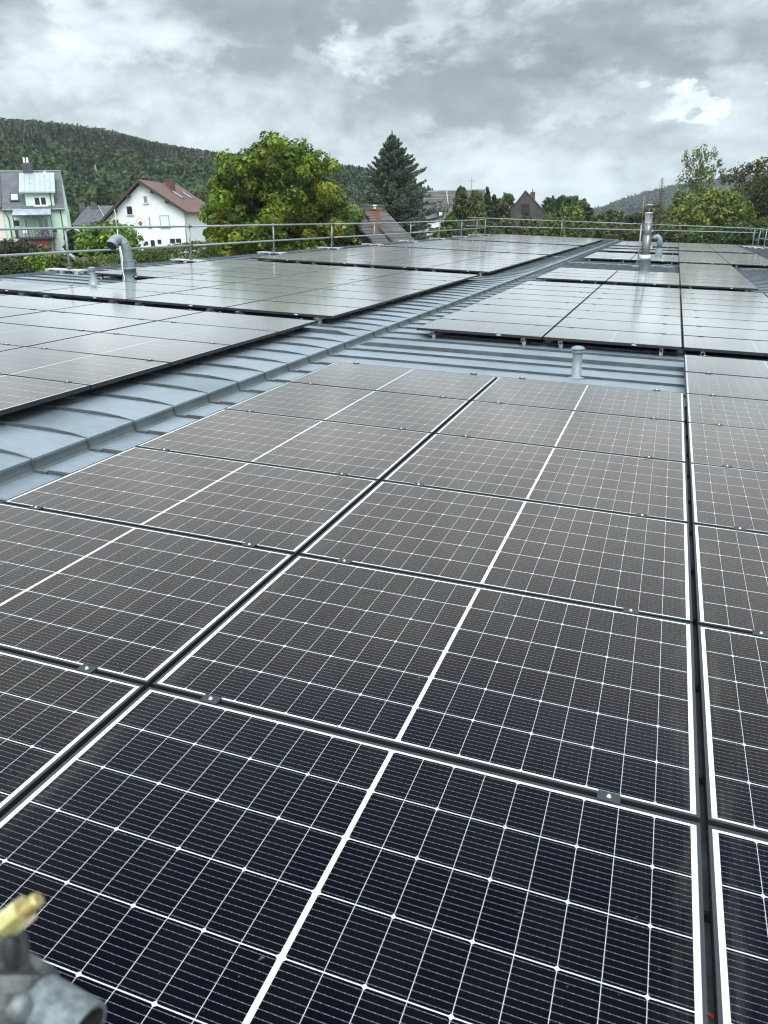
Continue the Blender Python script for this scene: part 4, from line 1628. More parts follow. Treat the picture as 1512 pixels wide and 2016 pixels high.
m.prism([(dx0, -.1, dz0 - .3), (dx1, -.1, dz0 - .3), (dx1, -.1, dz1), ((dx0 + dx1) / 2, -.1, dz1 + .55), (dx0, -.1, dz1)], (0, 2, 0))
d_ = m.build('dormer', M['slate_dark'], rf)
window(d_, dx0 + .15, dz0 - .1, dx1 - .15, dz1, M['blind'], y=-.1, frame=M['frame_dark'])
wpx(h, F4, 863, 440, 874, 453, M['blind_dim'], sill=M['concrete'])
wpx(h, F4, 842, 440, 851, 453, M['blind_dim'], sill=M['concrete'])
m = MB()
ax_, _ = F4(930, 374)
m.tube([(ax_, 4, zt), (ax_, 4, zt + 1.6)], .03, 6).tube([(ax_ - .4, 4, zt + 1.2), (ax_ + .4, 4, zt + 1.2)], .02, 6)
m.build('antenna', M['steel_far'], h)

# wooden gable house
B0 = P(1038, 470, 104)
B0[2] = gz_(B0) - .5
BA = -az(1038)
F5 = Fac(B0, BA)
h = house('wooden_gable_house', B0, BA, 'tall gable clad in weathered grey boards with one dark framed window')
xl_, zl__ = F5(1001, 422)
xa_, za_ = F5(1034.5, 376)
xr_, zr__ = F5(1078, 424)
m = MB()
m.prism([(xl_, 0, -1), (xr_, 0, -1), (xr_, 0, zr__), (xa_, 0, za_), (xl_, 0, zl__)], (0, 12, 0))
m.build('wall', M['timber_grey'], h)
m = MB()
m.prism([(xa_, -.1, za_ + .12), (xr_ + .3, -.1, zr__ - .12), (xr_ + .3, -.1, zr__ - .3), (xa_, -.1, za_ - .05)], (0, 12.2, 0))
m.prism([(xa_, -.1, za_ + .12), (xa_, -.1, za_ - .05), (xl_ - .3, -.1, zl__ - .3), (xl_ - .3, -.1, zl__ - .12)], (0, 12.2, 0))
rf = m.build('roof', M['timber_grey'], h)
cx0, cz1 = F5(1044, 377)
cx1, _ = F5(1054, 377)
m = MB()
m.box(cx0, 2, cz1 - 2.6, cx1, 3, cz1)
m.tube([((cx0 + cx1) / 2, 2.5, cz1), ((cx0 + cx1) / 2, 2.5, cz1 + .35)], .06, 6)
m.build('chimney', M['brownbrick'], rf)
wpx(h, F5, 1026.5, 402, 1042, 421, M['glass'], frame=M['black'], bar=.17)
m = MB()
ex0, ez1 = F5(1072, 416)
ex1, ez0 = F5(1108, 427)
m.prism([(ex0 + .6, 1, -1), (ex1, 1, -1), (ex1, 1, ez0), (ex0 + .6, 1, ez1)], (0, 8, 0))
m.build('side_wing', M['slate_old'], h)

# small white house far away on the right hill, houses low in the valley
for (px_, py_, D_, lab) in ((1235, 413, 950, 'tiny white house far off on the green slope of the right hill'), (1243, 414.5, 980, 'tiny pale house beside the white one on the right hill')):
    p = P(px_, py_, D_)
    p[2] = min(p[2], gz_(p) + 1.0) - 2
    t = house('distant_house', p, -az(px_), lab)
    MB().box(-4, 0, 0, 4, 7, 6.5).build('wall', M['render_white'], t)
    MB().prism([(-4.4, -.3, 6.4), (4.4, -.3, 6.4), (0, -.3, 9.4)], (0, 7.6, 0)).build('roof', M['slate'], t)
p = P(1232, 452, 150)
p[2] = gz_(p)
t = house('low_house', p, -az(1232), 'low pale roofed house glimpsed between trees left of the steel chimney')
zz = P(1232, 449, 150)[2] - p[2]
MB().box(-2, 0, 0, 2.2, 6, zz).build('wall', M['render_white'], t)
MB().prism([(-2.3, -.4, zz - .05), (2.5, -.4, zz - .05), (2.5, 3, zz + 1.0), (-2.3, 3, zz + 1.0)], (0, .01, -.2)).prism([(-2.3, 6.4, zz - .05), (-2.3, 3.01, zz + 1.0), (2.5, 3.01, zz + 1.0), (2.5, 6.4, zz - .05)], (0, .01, -.2)).build('roof', M['concrete'], t)


# ------------------------------------------------------------------ pylons
def pylon(px, ytop, D, label, Hh):
    top = P(px, ytop, D)
    g0 = np.array([top[0], top[1], top[2] - Hh])
    t = empty('lattice_pylon', g0, (0, 0, -az(px)), label, 'pylon', 'electricity pylons on the wooded hill')
    m = MB()
    wb, wt, r_ = Hh * .075, Hh * .012, Hh * .0035
    lv = [0, .2, .38, .54, .68, .8, .9]
    wdt = lambda f_: wb + (wt - wb) * min(1, f_ / .8)
    for sx_ in (-1, 1):
        for sy_ in (-1, 1):
            m.tube([(sx_ * wdt(f_), sy_ * wdt(f_), Hh * f_) for f_ in lv] + [(0, 0, Hh)], r_ * 1.4, 4)
    for i in range(len(lv) - 1):
        a_, b_ = lv[i], lv[i + 1]
        for s1 in (-1, 1):
            m.tube([(-wdt(a_), s1 * wdt(a_), Hh * a_), (wdt(b_), s1 * wdt(b_), Hh * b_)], r_, 4)
            m.tube([(wdt(a_), s1 * wdt(a_), Hh * a_), (-wdt(b_), s1 * wdt(b_), Hh * b_)], r_, 4)
            m.tube([(s1 * wdt(a_), -wdt(a_), Hh * a_), (s1 * wdt(b_), wdt(b_), Hh * b_)], r_, 4)
    m.build('lattice_tower', M['steel_far'], t)
    for f_, L in ((.62, .17), (.72, .22), (.82, .14)):
        m = MB()
        for s1 in (-1, 1):
            m.tube([(0, 0, Hh * (f_ + .035)), (s1 * Hh * L, 0, Hh * f_)], r_, 4)
            m.tube([(0, 0, Hh * f_), (s1 * Hh * L, 0, Hh * f_)], r_, 4)
        m.build('cross_arm', M['steel_far'], t)
    return t


pylon(187, 324, 235, 'grey lattice pylon before the wooded slope left of the white house', 22)
pylon(649, 297, 420, 'taller grey lattice pylon standing up from the ridge right of the maple', 42)


# ------------------------------------------------------------------ vegetation
def quads_obj(name, pos, tan, bit, tint, parent=None, m='leaf', loc=None):
    """rhombic leaves: centre, half length vector, half width vector, colour (linear)"""
    n_ = len(pos)
    v = np.empty((n_, 4, 3), np.float32)
    v[:, 0] = pos - tan
    v[:, 1] = pos + bit - tan * .15
    v[:, 2] = pos + tan
    v[:, 3] = pos - bit - tan * .15
    me = bpy.data.meshes.new(name)
    me.vertices.add(n_ * 4)
    me.vertices.foreach_set('co', v.ravel())
    me.loops.add(n_ * 4)
    me.loops.foreach_set('vertex_index', np.arange(n_ * 4, dtype=np.int32))
    me.polygons.add(n_)
    me.polygons.foreach_set('loop_start', np.arange(0, n_ * 4, 4, dtype=np.int32))
    me.materials.append(M[m])
    at = me.attributes.new('tint', 'FLOAT_COLOR', 'POINT')
    col = np.ones((n_, 4, 4), np.float32)
    col[:, :, :3] = np.clip(tint, 0, 1)[:, None, :]
    at.data.foreach_set('color', col.ravel())
    me.update(calc_edges=True)
    me.validate()
    return link(name, me, parent, loc)


def unit(v):
    return v / np.maximum(np.linalg.norm(v, axis=-1, keepdims=True), 1e-9)


def leaves(cl, cr, per, size, pal, spread=.5, up=.25, hang=0.0, aspect=.62, autumn=None, squash=1.0, shell=.5):
    """clump centres (N,3) and radii (N,) -> leaf quads in numpy arrays"""
    N = len(cl)
    idx = np.repeat(np.arange(N), per)
    d = unit(rng.normal(size=(N * per, 3)))
    rr = cr[idx] * (shell + (1 - shell) * rng.random(N * per) ** .6)
    off = d * rr[:, None]
    off[:, 2] *= squash
    pos = cl[idx] + off
    nrm = unit(d + rng.normal(size=d.shape) * spread + np.array([0, 0, up]))
    t_ = rng.normal(size=d.shape)
    t_[:, 2] -= hang * 3
    t_ = unit(t_ - nrm * (t_ * nrm).sum(1, keepdims=True))
    b_ = np.cross(nrm, t_)
    sz = size * (.45 + 1.1 * rng.random(N * per) ** 1.4)[:, None]
    cols = np.array([p[0] for p in pal])
    wts = np.array([p[1] for p in pal], float)
    pick = rng.choice(len(cols), N, p=wts / wts.sum())
    base = cols[pick][idx] * (.62 + .76 * rng.random(N))[idx][:, None]
    tint = base * (.72 + .56 * rng.random((N * per, 1))) * (1 + .10 * rng.normal(size=(N * per, 3)))
    if autumn:
        k_ = rng.random(N * per) < autumn[1] * (.3 + 1.4 * rng.random(N))[idx]
        tint[k_] = np.array(autumn[0]) * (.7 + .6 * rng.random((k_.sum(), 1)))
    return pos, t_ * sz * .5, b_ * sz * .5 * aspect, tint


G_MAPLE = [((.080, .138, .013), 4), ((.112, .172, .015), 4), ((.155, .205, .018), 3), ((.050, .100, .013), 3), ((.19, .21, .02), 1)]
G_DARK = [((.030, .052, .018), 3), ((.044, .066, .020), 3), ((.022, .040, .016), 3)]
G_MID = [((.050, .084, .022), 3), ((.072, .106, .024), 3), ((.034, .060, .020), 2)]
G_OLIVE = [((.080, .105, .026), 3), ((.060, .085, .024), 3), ((.105, .118, .032), 2), ((.080, .066, .032), 1)]
G_YELL = [((.105, .145, .018), 3), ((.150, .175, .022), 3), ((.062, .100, .018), 3)]
G_LIME = [((.13, .21, .016), 4), ((.18, .26, .020), 3), ((.075, .14, .014), 3)]
G_BIRCH = [((.125, .150, .045), 3), ((.095, .122, .040), 3), ((.155, .17, .06), 2)]
G_BLUE = [((.125, .165, .135), 3), ((.185, .225, .185), 3), ((.085, .118, .096), 3)]
G_RUST = [((.095, .064, .032), 3), ((.066, .066, .026), 3), ((.12, .078, .034), 2)]
G_THUJA = [((.075, .088, .024), 3), ((.055, .070, .022), 3), ((.088, .076, .030), 2), ((.064, .090, .024), 2)]


def trunk_mesh(h, r, limbs, spread, lean=0.0):
    m = MB()
    m.tube([(0, 0, -.4), (lean * .2, 0, h * .35), (lean * .6, .05, h * .7), (lean, 0, h)], [r * 1.35, r, r * .6, r * .15], 8)
    for i in range(limbs):
        a_ = 2 * math.pi * i / limbs + random.uniform(-.4, .4)
        z_ = h * random.uniform(.25, .7)
        L = spread * random.uniform(.45, .85)
        q = np.array([math.cos(a_), math.sin(a_), 0])
        p0 = np.array([lean * z_ / h * .8, 0, z_])
        m.tube([p0, p0 + q * L * .45 + np.array([0, 0, L * .3]), p0 + q * L + np.array([0, 0, L * .75])], [r * .45, r * .28, r * .07], 6)
    return m


def tree(name, label, px, ytop, ybot, hw, D, pal, n=60, per=60, leaf=.24, cat='tree', group='trees beyond the roof', autumn=None,
         cr=None, limbs=6, shape='round', hang=0.0, bark=True, squash=1.0, up=.25, depth=1.0, lobes=None):
    """a tree whose crown fills the given photo box at distance D; stands on the ground"""
    top, bot = P(px, ytop, D), P(px, ybot, D)
    x, y = top[0], top[1]
    g = gz_(top) - .05
    scale = D / F_PX / math.cos(math.atan((px - 756) / F_PX))
    R = hw * scale * 1.02
    H = top[2] - g
    zb = max(bot[2] - g, .25)
    t = empty(name, (x, y, g), (0, 0, random.uniform(0, 6.28)), label, cat, group)
    zc, rz = (H + zb) / 2, (H - zb) / 2
    if lobes:
        cl, rad = [], []
        tot = sum(q[2] ** 2 for q in lobes)
        lat_ = np.array([math.cos(az(px)), -math.sin(az(px))])
        hv_ = np.array([lat_[1], -lat_[0]]) * -1
        for lx_, ly_, lr_ in lobes:
            pz = P(lx_, ly_, D)
            k = max(2, int(n * lr_ ** 2 / tot))
            cc_ = unit(rng.normal(size=(k, 3))) * (rng.random((k, 1)) ** .4) * lr_ * scale
            cc_[:, 1] *= 1.25
            c_r = cr or lr_ * scale * .5
            sidew = (lx_ - px) * scale
            room = math.sqrt(max(0.0, 1 - min(1, abs(sidew) / R) ** 2)) * R * .75
            dep_ = rng.uniform(-1, 1, k) * room
            xy = lat_ * (sidew + cc_[:, :1]) + hv_ * (cc_[:, 1:2] + dep_[:, None])
            cl.append(np.column_stack([xy, pz[2] - g + cc_[:, 2]]))
            rad.append(c_r * (.6 + .7 * rng.random(k)))
        cl, rad = np.concatenate(cl), np.concatenate(rad)
        t.rotation_euler = (0, 0, 0)
    elif shape == 'round':
        d = unit(rng.normal(size=(n, 3)))
        k = (.50 + .5 * rng.random(n) ** .5)
        c_r = cr or R * .27
        cl = d * k[:, None] * np.array([R - c_r * .75, (R - c_r * .75) * depth, rz - c_r * .75])
        # broad shoulders, not an egg
        cl[:, 2] += zc
        cl[:, :2] *= (1 + .12 * rng.normal(size=(n, 1)))
        rad = c_r * (.7 + .6 * rng.random(n))
    elif shape == 'dome':                                   # widest low down, narrowing to an uneven top
        u = rng.random(n) ** .85
        a_ = rng.random(n) * 2 * math.pi
        prof = np.sqrt(np.clip(1 - (u ** 1.7), 0, 1)) * (.82 + .18 * np.minimum(1, u * 4))
        c_r = cr or R * .25
        k = .45 + .55 * rng.random(n) ** .5
        cl = np.stack([np.cos(a_) * prof * k * (R - c_r * .7), np.sin(a_) * prof * k * (R - c_r * .7), zb + c_r * .6 + u * (H - zb - c_r * 1.2)], 1)
        rad = c_r * (.65 + .6 * rng.random(n)) * (1 - .35 * u)
    elif shape == 'cone':
        u = rng.random(n) ** 1.25
        a_ = rng.random(n) * 2 * math.pi
        prof = ((1 - u) ** .9 * R + .05) * (.62 + .55 * rng.random(n))
        k = .5 + .5 * rng.random(n) ** .5
        cl = np.stack([np.cos(a_) * prof * k, np.sin(a_) * prof * k, zb + u * (H - zb - .15)], 1)
        rad = (cr or R * .28) * .62 * (1.15 - .85 * u)
    elif shape == 'weep':
        u = rng.random(n)
        a_ = rng.random(n) * 2 * math.pi
        prof = np.sin(np.clip(u * .92 + .10, 0, 1) * math.pi) ** .6
        k = rng.random(n) ** .5
        cl = np.stack([np.cos(a_) * prof * k * R * .9, np.sin(a_) * prof * k * R * .9, zb + u * (H - zb) * .96], 1)
        rad = (cr or R * .2) * (.5 + .8 * rng.random(n))
    p, ta_, bi, ti = leaves(cl, rad, per, leaf, pal, hang=hang, autumn=autumn, squash=squash, up=up)
    low = p[:, 2] < .1
    p[low, 2] = .1 + rng.random(low.sum()) * .3
    quads_obj('crown', p, ta_, bi, ti, t)
    if bark:
        r_ = max(.06, H * .018)
        trunk_mesh(H * (.93 if shape in ('cone', 'weep') else .8), r_, limbs, R if shape != 'cone' else R * .3).build('trunk', M['bark'], t)
    return t


# the big maple
tree('maple_tree', 'large round maple with yellowing green leaves standing behind the guard rail', 538, 266, 518, 136, 52, G_MAPLE, n=500, per=180, leaf=.26,
     autumn=((.24, .255, .03), .11), cr=.62, limbs=12, up=.4, squash=.8,
     lobes=[(542, 294, 20), (514, 300, 18), (490, 316, 20), (568, 304, 19), (596, 318, 20), (466, 336, 22), (620, 338, 19), (638, 364, 18), (450, 362, 22), (440, 398, 24),
            (648, 394, 19), (436, 432, 28), (660, 432, 20), (430, 470, 28), (658, 474, 22), (425, 505, 26), (640, 505, 26), (540, 330, 42), (495, 360, 46), (590, 365, 46), (540, 400, 60),
            (490, 430, 56), (600, 440, 56), (540, 470, 66), (480, 500, 46), (590, 500, 50), (560, 520, 50)])

# blue cedar: level sprays of needles on many branches
cD = 74
ct, cbm = P(772, 262, cD), P(772, 478, cD)
cg = gz_(ct) - .05
cH = ct[2] - cg
t = empty('cedar_tree', (ct[0], ct[1], cg), None, 'tall blue green cedar with spiky tapering crown behind the shingle roofed house', 'tree', 'trees beyond the roof')
pp, tt, bb, cc = [], [], [], []
mbr = MB()
mbr.tube([(0, 0, -.4), (0, 0, cH * .5), (0, 0, cH * .985)], [.32, .18, .02], 8)
nb = 330
for i in range(nb):
    f_ = (i + .5) / nb
    f_ = f_ ** .8
    z0_ = 1.0 + f_ * (cH - 1.3)
    Lb = (7.0 * (1 - f_) ** .95 + .12) * random.uniform(.6, 1.18)
    if f_ < .3:
        Lb *= .70 + 1.0 * f_
    a_ = i * 2.39996 + random.uniform(-.3, .3)
    out = np.array([math.cos(a_), math.sin(a_), 0])
    sd_ = np.array([-out[1], out[0], 0])
    rise = .02 + .42 * f_ + max(0, f_ - .86) * 2.2 + random.uniform(-.14, .16)
    s_ = np.linspace(.30, 1, 30)
    curve = lambda s: np.array([0, 0, z0_]) + out * Lb * s * (1 - .12 * rise) + np.array([0, 0, 1.0]) * (Lb * rise * (s ** 1.7) - .06 * Lb * s)
    mbr.tube([curve(0), curve(.5), curve(1.0)], [.05 * (1 - f_) + .02, .03 * (1 - f_) + .012, .006], 4)
    for s in s_:
        wspr = .06 + .15 * Lb * (1 - s) ** .6 * min(1, s * 3)
        for q in range(6):
            off = sd_ * random.uniform(-1, 1) * wspr + np.array([0, 0, random.gauss(0, .05) - .02])
            p_ = curve(s) + off
            dirn = unit(out * random.uniform(.5, 1.0) + sd_ * np.sign(off @ sd_) * random.uniform(.2, .9) + np.array([0, 0, .10 + .45 * f_ + random.gauss(0, .45)]))
            nn_ = unit(np.array([random.gauss(0, .8), random.gauss(0, .8), .8]))
            bi_ = unit(np.cross(dirn, nn_))
            L_ = random.uniform(.18, .40)
            pp.append(p_)
            tt.append(dirn * L_ * .5)
            bb.append(bi_ * random.uniform(.036, .072))
            base = np.array(random.choices([g_c[0] for g_c in G_BLUE], [g_c[1] for g_c in G_BLUE])[0])
            cc.append(base * random.uniform(.7, 1.45))
for q in range(60):                                   # leader shoot
    hq = cH - .55 + .75 * q / 60
    aq = q * 2.4
    dirn = unit(np.array([math.cos(aq) * .5, math.sin(aq) * .5, .9]))
    pp.append(np.array([math.cos(aq), math.sin(aq), 0]) * .06 * (1 - q / 70) + np.array([0, 0, hq]))
    tt.append(dirn * .11)
    bb.append(unit(np.cross(dirn, np.array([math.sin(aq * 3), math.cos(aq * 3), .3]))) * .03)
    cc.append(np.array(G_BLUE[q % 3][0]) * 1.1)
quads_obj('crown', np.array(pp), np.array(tt), np.array(bb), np.array(cc), t)
mbr.build('trunk', M['bark'], t)

# shrubs and hedges just beyond the left roof edge -----------------------
tree('laurel_bush', 'bright lime green laurel bush between the green and the white house', 207, 437, 512, 54, 70, G_LIME, n=120, per=70, leaf=.36, cat='bush', group='garden shrubs', bark=False, cr=.75, up=.5)
tree('rose_bush', 'dark brownish shrub with a few pink flowers before the pink house', 12, 468, 520, 46, 62, [((.030, .036, .018), 3), ((.050, .046, .024), 2), ((.060, .045, .030), 2)], n=70, per=60, leaf=.22, cat='bush', group='garden shrubs', bark=False, autumn=((.5, .22, .22), .012))
tree('flowering_shrub', 'small pale green shrub with pink flowers before the red shed', 77, 478, 500, 16, 66, [((.09, .11, .05), 2), ((.12, .13, .07), 2)], n=30, per=50, leaf=.16, cat='bush', group='garden shrubs', bark=False, autumn=((.55, .28, .25), .06))
tree('round_shrub', 'rounded yellow green shrub just beyond the left roof edge', 90, 499, 552, 44, 31, G_LIME[:2] + [((.06, .085, .016), 5), ((.03, .05, .014), 2)], n=110, per=80, leaf=.13, cat='bush', group='garden shrubs', bark=False, cr=.30)
tree('box_shrub', 'clipped dark green box shrub left of the rounded yellow green one', 33, 510, 556, 19, 29, G_DARK + G_MID[:1], n=60, per=70, leaf=.10, cat='bush', group='garden shrubs', bark=False, cr=.22)
tree('box_shrub', 'clipped dark green box shrub at the left picture edge', 4, 519, 560, 20, 28, G_DARK, n=60, per=70, leaf=.10, cat='bush', group='garden shrubs', bark=False, cr=.22)
tree('yew_bush', 'dark yew beside the green house, behind the first rail post', 142, 450, 512, 18, 74, G_DARK, n=50, per=60, leaf=.26, cat='bush', group='garden shrubs', bark=False)
tree('weigela_bush', 'light green shrub at the foot of the maple before the hedge', 300, 492, 520, 30, 44, G_LIME[2:] + G_MID, n=50, per=60, leaf=.15, cat='bush', group='garden shrubs', bark=False, cr=.28)


def hedge(label, pts, width, h, pal, leaf=.11, dens=850):
    """clipped hedge along world points: dark twiggy core, leafy faces"""
    o_ = np.array([pts[0][0], pts[0][1], gz_(pts[0])])
    t = empty('hedge', o_, None, label, 'hedge', 'clipped hedges')
    pos, nr = [], []
    core = MB()
    for i in range(len(pts) - 1):
        a_, b_ = np.array(pts[i])[:2], np.array(pts[i + 1])[:2]
        L = np.linalg.norm(b_ - a_)
        d_ = (b_ - a_) / L
        s_ = np.array([-d_[1], d_[0]])
        ga_, gb_2 = gz_(a_), gz_(b_)
        q = int(L * dens)
        u = rng.random(q)
        face = rng.random(q)
        ssd = np.where(face < .42, -.5, np.where(face < .55, .5, rng.random(q) - .5)) * width
        zz = np.where(face < .55, rng.random(q) ** .8, 1.0) * h
        xy = a_ + d_ * (u * L)[:, None] + s_ * (ssd + rng.normal(size=q) * .07)[:, None]
        zz = zz + rng.normal(size=q) * .06 + ga_ + (gb_2 - ga_) * u + .07 * np.sin(u * L * 2.1)
        pos.append(np.column_stack([xy, zz]) - o_)
        n_ = np.where((face < .55)[:, None], np.column_stack([s_[0] * np.sign(ssd), s_[1] * np.sign(ssd), np.zeros(q)]), np.array([0, 0, 1.0]))
        nr.append(n_)
        c_ = s_ * width * .27
        core.hexa([np.array([*(a_ - c_), ga_ - .2]) - o_, np.array([*(b_ - c_), gb_2 - .2]) - o_, np.array([*(b_ + c_), gb_2 - .2]) - o_, np.array([*(a_ + c_), ga_ - .2]) - o_,
                   np.array([*(a_ - c_), ga_ + h * .78]) - o_, np.array([*(b_ - c_), gb_2 + h * .78]) - o_, np.array([*(b_ + c_), gb_2 + h * .78]) - o_, np.array([*(a_ + c_), ga_ + h * .78]) - o_])
    pos, nr = np.concatenate(pos), np.concatenate(nr)
    q = len(pos)
    nr = unit(nr + rng.normal(size=nr.shape) * .6)
    t_ = unit(np.cross(nr, rng.normal(size=nr.shape)))
    b_ = np.cross(nr, t_)
    sz = (leaf * (.6 + .8 * rng.random(q)))[:, None]
    cols = np.array([p[0] for p in pal])
    # patches along the hedge
    pk = (np.floor(pos[:, 0] * 1.7).astype(int) * 7 + np.floor(pos[:, 1] * 1.7).astype(int) * 13) % len(cols)
    mixr = rng.random(q) < .5
    pk = np.where(mixr, rng.integers(0, len(cols), q), pk)
    ti = cols[pk] * (.6 + .8 * rng.random((q, 1)))
    quads_obj('foliage', pos, t_ * sz * .5, b_ * sz * .32, ti, t)
    core.build('twigs', M['hedge_core'], t)
    return t


ha, hb = P(118, 511, 31), P(412, 488, 46)
hh = lambda p: p[2] - gz_(p)
hedge('long clipped olive green hedge beyond the left roof edge, below the white house', [ha, fu(ha, hb, .5), hb], 1.2, hh(fu(ha, hb, .5)), [((.085, .115, .030), 1), ((.065, .095, .026), 1), ((.080, .088, .030), 1), ((.10, .125, .03), 1)], leaf=.12)
ha, hb = P(-60, 514, 40), P(120, 500, 44)
hedge('brownish hedge behind the clipped shrubs at the left edge', [ha, hb], 1.2, hh(ha), [((.070, .074, .030), 1), ((.050, .060, .024), 1), ((.075, .066, .034), 1)], leaf=.14, dens=600)

# trees between and behind the houses
T_ = tree
T_('spruce_tree', 'dark pointed spruce left of the white house gable', 199, 366, 425, 24, 150, G_DARK, n=90, per=40, leaf=.6, shape='cone', cr=1.1, hang=.6)
T_('pale_tree', 'pale yellow green tree left of the dark spruce', 176, 378, 420, 20, 160, [((.10, .115, .05), 2), ((.08, .095, .04), 2)], n=40, per=40, leaf=.5)
T_('olive_tree', 'olive green tree behind the red roof of the white house', 386, 366, 430, 36, 160, G_OLIVE[:3], n=70, per=45, leaf=.55)
T_('broadleaf_tree', 'mid green tree right of the maple, below the ridge pylon', 668, 392, 470, 22, 130, G_MID, n=50, per=40, leaf=.5)
T_('broadleaf_tree', 'light green tree left of the cedar, above the shingle roof', 700, 398, 460, 26, 115, G_MID[:2] + G_LIME[2:], n=50, per=45, leaf=.45)
T_('broadleaf_tree', 'bushy green tree behind the green house chimney side', 140, 398, 470, 18, 170, G_MID, n=50, per=40, leaf=.55)
T_('broadleaf_tree', 'rounded green tree on the slope above the slate house', 170, 352, 410, 28, 205, G_MID, n=60, per=40, leaf=.7)
T_('broadleaf_tree', 'rounded green tree on the slope between spruce and white gable', 235, 372, 420, 24, 200, G_MID[:2], n=50, per=40, leaf=.7)
# conifers by the mansard house
T_('thuja_tree', 'dark ragged conifer in front of the mansard roof', 908, 366, 470, 20, 80, G_DARK + G_OLIVE, n=150, per=40, leaf=.25, shape='dome', cr=.42, hang=.5)
T_('thuja_tree', 'olive brown conifer right of the dark ragged one', 938, 374, 470, 22, 79, G_OLIVE, n=130, per=45, leaf=.34, shape='dome', cr=.5, hang=.4)
T_('spruce_tree', 'slim dark spruce with thin tip right of the mansard house', 960, 366, 465, 12, 84, G_DARK, n=170, per=34, leaf=.25, shape='cone', cr=.5, hang=.5)
T_('spruce_tree', 'second slim dark spruce, nearer the wooden gable', 973, 380, 465, 13, 88, G_DARK, n=170, per=34, leaf=.25, shape='cone', cr=.5, hang=.5)
T_('broadleaf_tree', 'brownish tree just left of the wooden gable', 986, 386, 460, 18, 98, G_RUST + G_MID, n=60, per=45, leaf=.4)
T_('broadleaf_tree', 'green tree behind the left slope of the wooden gable', 1003, 380, 440, 18, 125, G_MID, n=50, per=45, leaf=.5)
T_('hazel_shrub', 'light green shrub in front of the white mansard house wall', 888, 414, 478, 15, 74, G_LIME[2:] + G_MID[:2], n=60, per=50, leaf=.26, cat='bush')
T_('hazel_shrub', 'low light green shrub by the far left rail corner', 868, 447, 480, 14, 70, G_LIME[2:] + G_MID[:2] + G_BIRCH[:1], n=40, per=50, leaf=.24, cat='bush')
# belt of thuja and shrubs just beyond the far roof end
belt = [(905, 437, 20, 70, G_THUJA, 'brownish thuja below the mansard house'), (930, 430, 22, 70, G_THUJA, 'brownish thuja below the olive conifer'),
        (965, 432, 24, 70, G_THUJA, 'dense thuja behind the far left corner post'), (1000, 428, 26, 72, G_THUJA + G_RUST[:1], 'ragged thuja before the left part of the wooden gable'),
        (1036, 421, 15, 74, G_DARK + G_RUST[:1], 'dark shrub covering the foot of the wooden gable window'), (1052, 432, 26, 69, G_OLIVE, 'olive shrub below the wooden gable'),
        (1083, 420, 26, 72, G_YELL[:2] + G_OLIVE, 'yellowish shrub at the right of the wooden gable'), (1110, 424, 28, 71, G_OLIVE, 'olive shrub below the tall green trees'),
        (1146, 430, 28, 70, G_THUJA, 'brownish shrub behind the far rail post'), (1182, 432, 26, 71, G_OLIVE, 'olive shrub left of the small spruce'),
        (1212, 437, 24, 72, G_THUJA, 'brown green shrub below the small spruce'), (1246, 444, 22, 72, G_OLIVE[1:], 'low olive shrub left of the steel chimney'),
        (1282, 438, 24, 72, G_RUST, 'reddish brown shrub right of the steel chimney'), (1316, 430, 26, 72, G_OLIVE + G_RUST[:1], 'brownish shrub behind the far right rail post')]
for px_, yt, hw_, D_, pal_, lab in belt:
    T_('thuja_shrub', lab, px_, yt, 492, hw_, D_, pal_, n=70, per=55, leaf=.26, cat='bush', group='belt of shrubs beyond the far roof end', bark=False, shape='dome', cr=.55, hang=.2)
# trees right of the wooden house
T_('pine_tree', 'dark pine right of the wooden gable chimney', 1084, 386, 440, 16, 118, G_DARK, n=60, per=40, leaf=.42, cr=.8)
T_('broadleaf_tree', 'tall dark green tree in the middle of the far tree row', 1108, 381, 450, 17, 112, G_DARK[:2] + G_MID[:1], n=60, per=45, leaf=.42)
T_('broadleaf_tree', 'round topped green tree right of the tall dark one', 1126, 384, 455, 18, 108, G_MID, n=60, per=45, leaf=.42)
T_('rusty_tree', 'tree with rusty tinged top at the right end of the tree row', 1150, 391, 455, 19, 104, G_RUST + G_MID, n=60, per=45, leaf=.4)
T_('broadleaf_tree', 'yellow green tree in front of the tall dark tree row', 1122, 402, 470, 32, 88, G_YELL + G_MID, n=90, per=50, leaf=.34)
T_('broadleaf_tree', 'light olive tree left of the far spruce', 1196, 412, 460, 26, 98, G_MID[:2] + G_OLIVE[:2], n=70, per=45, leaf=.38)
T_('spruce_tree', 'small dark spruce by the far hill foot', 1224, 416, 455, 9, 110, G_DARK, n=40, per=36, leaf=.4, shape='cone', cr=.5, hang=.4)
T_('broadleaf_tree', 'dark green tree behind the lightning rod of the chimney', 1252, 418, 460, 20, 115, G_DARK + G_MID, n=50, per=45, leaf=.42)
T_('broadleaf_tree', 'brown green tree immediately right of the steel chimney top', 1290, 398, 465, 22, 96, G_OLIVE[1:] + G_RUST[:1], n=60, per=45, leaf=.36)
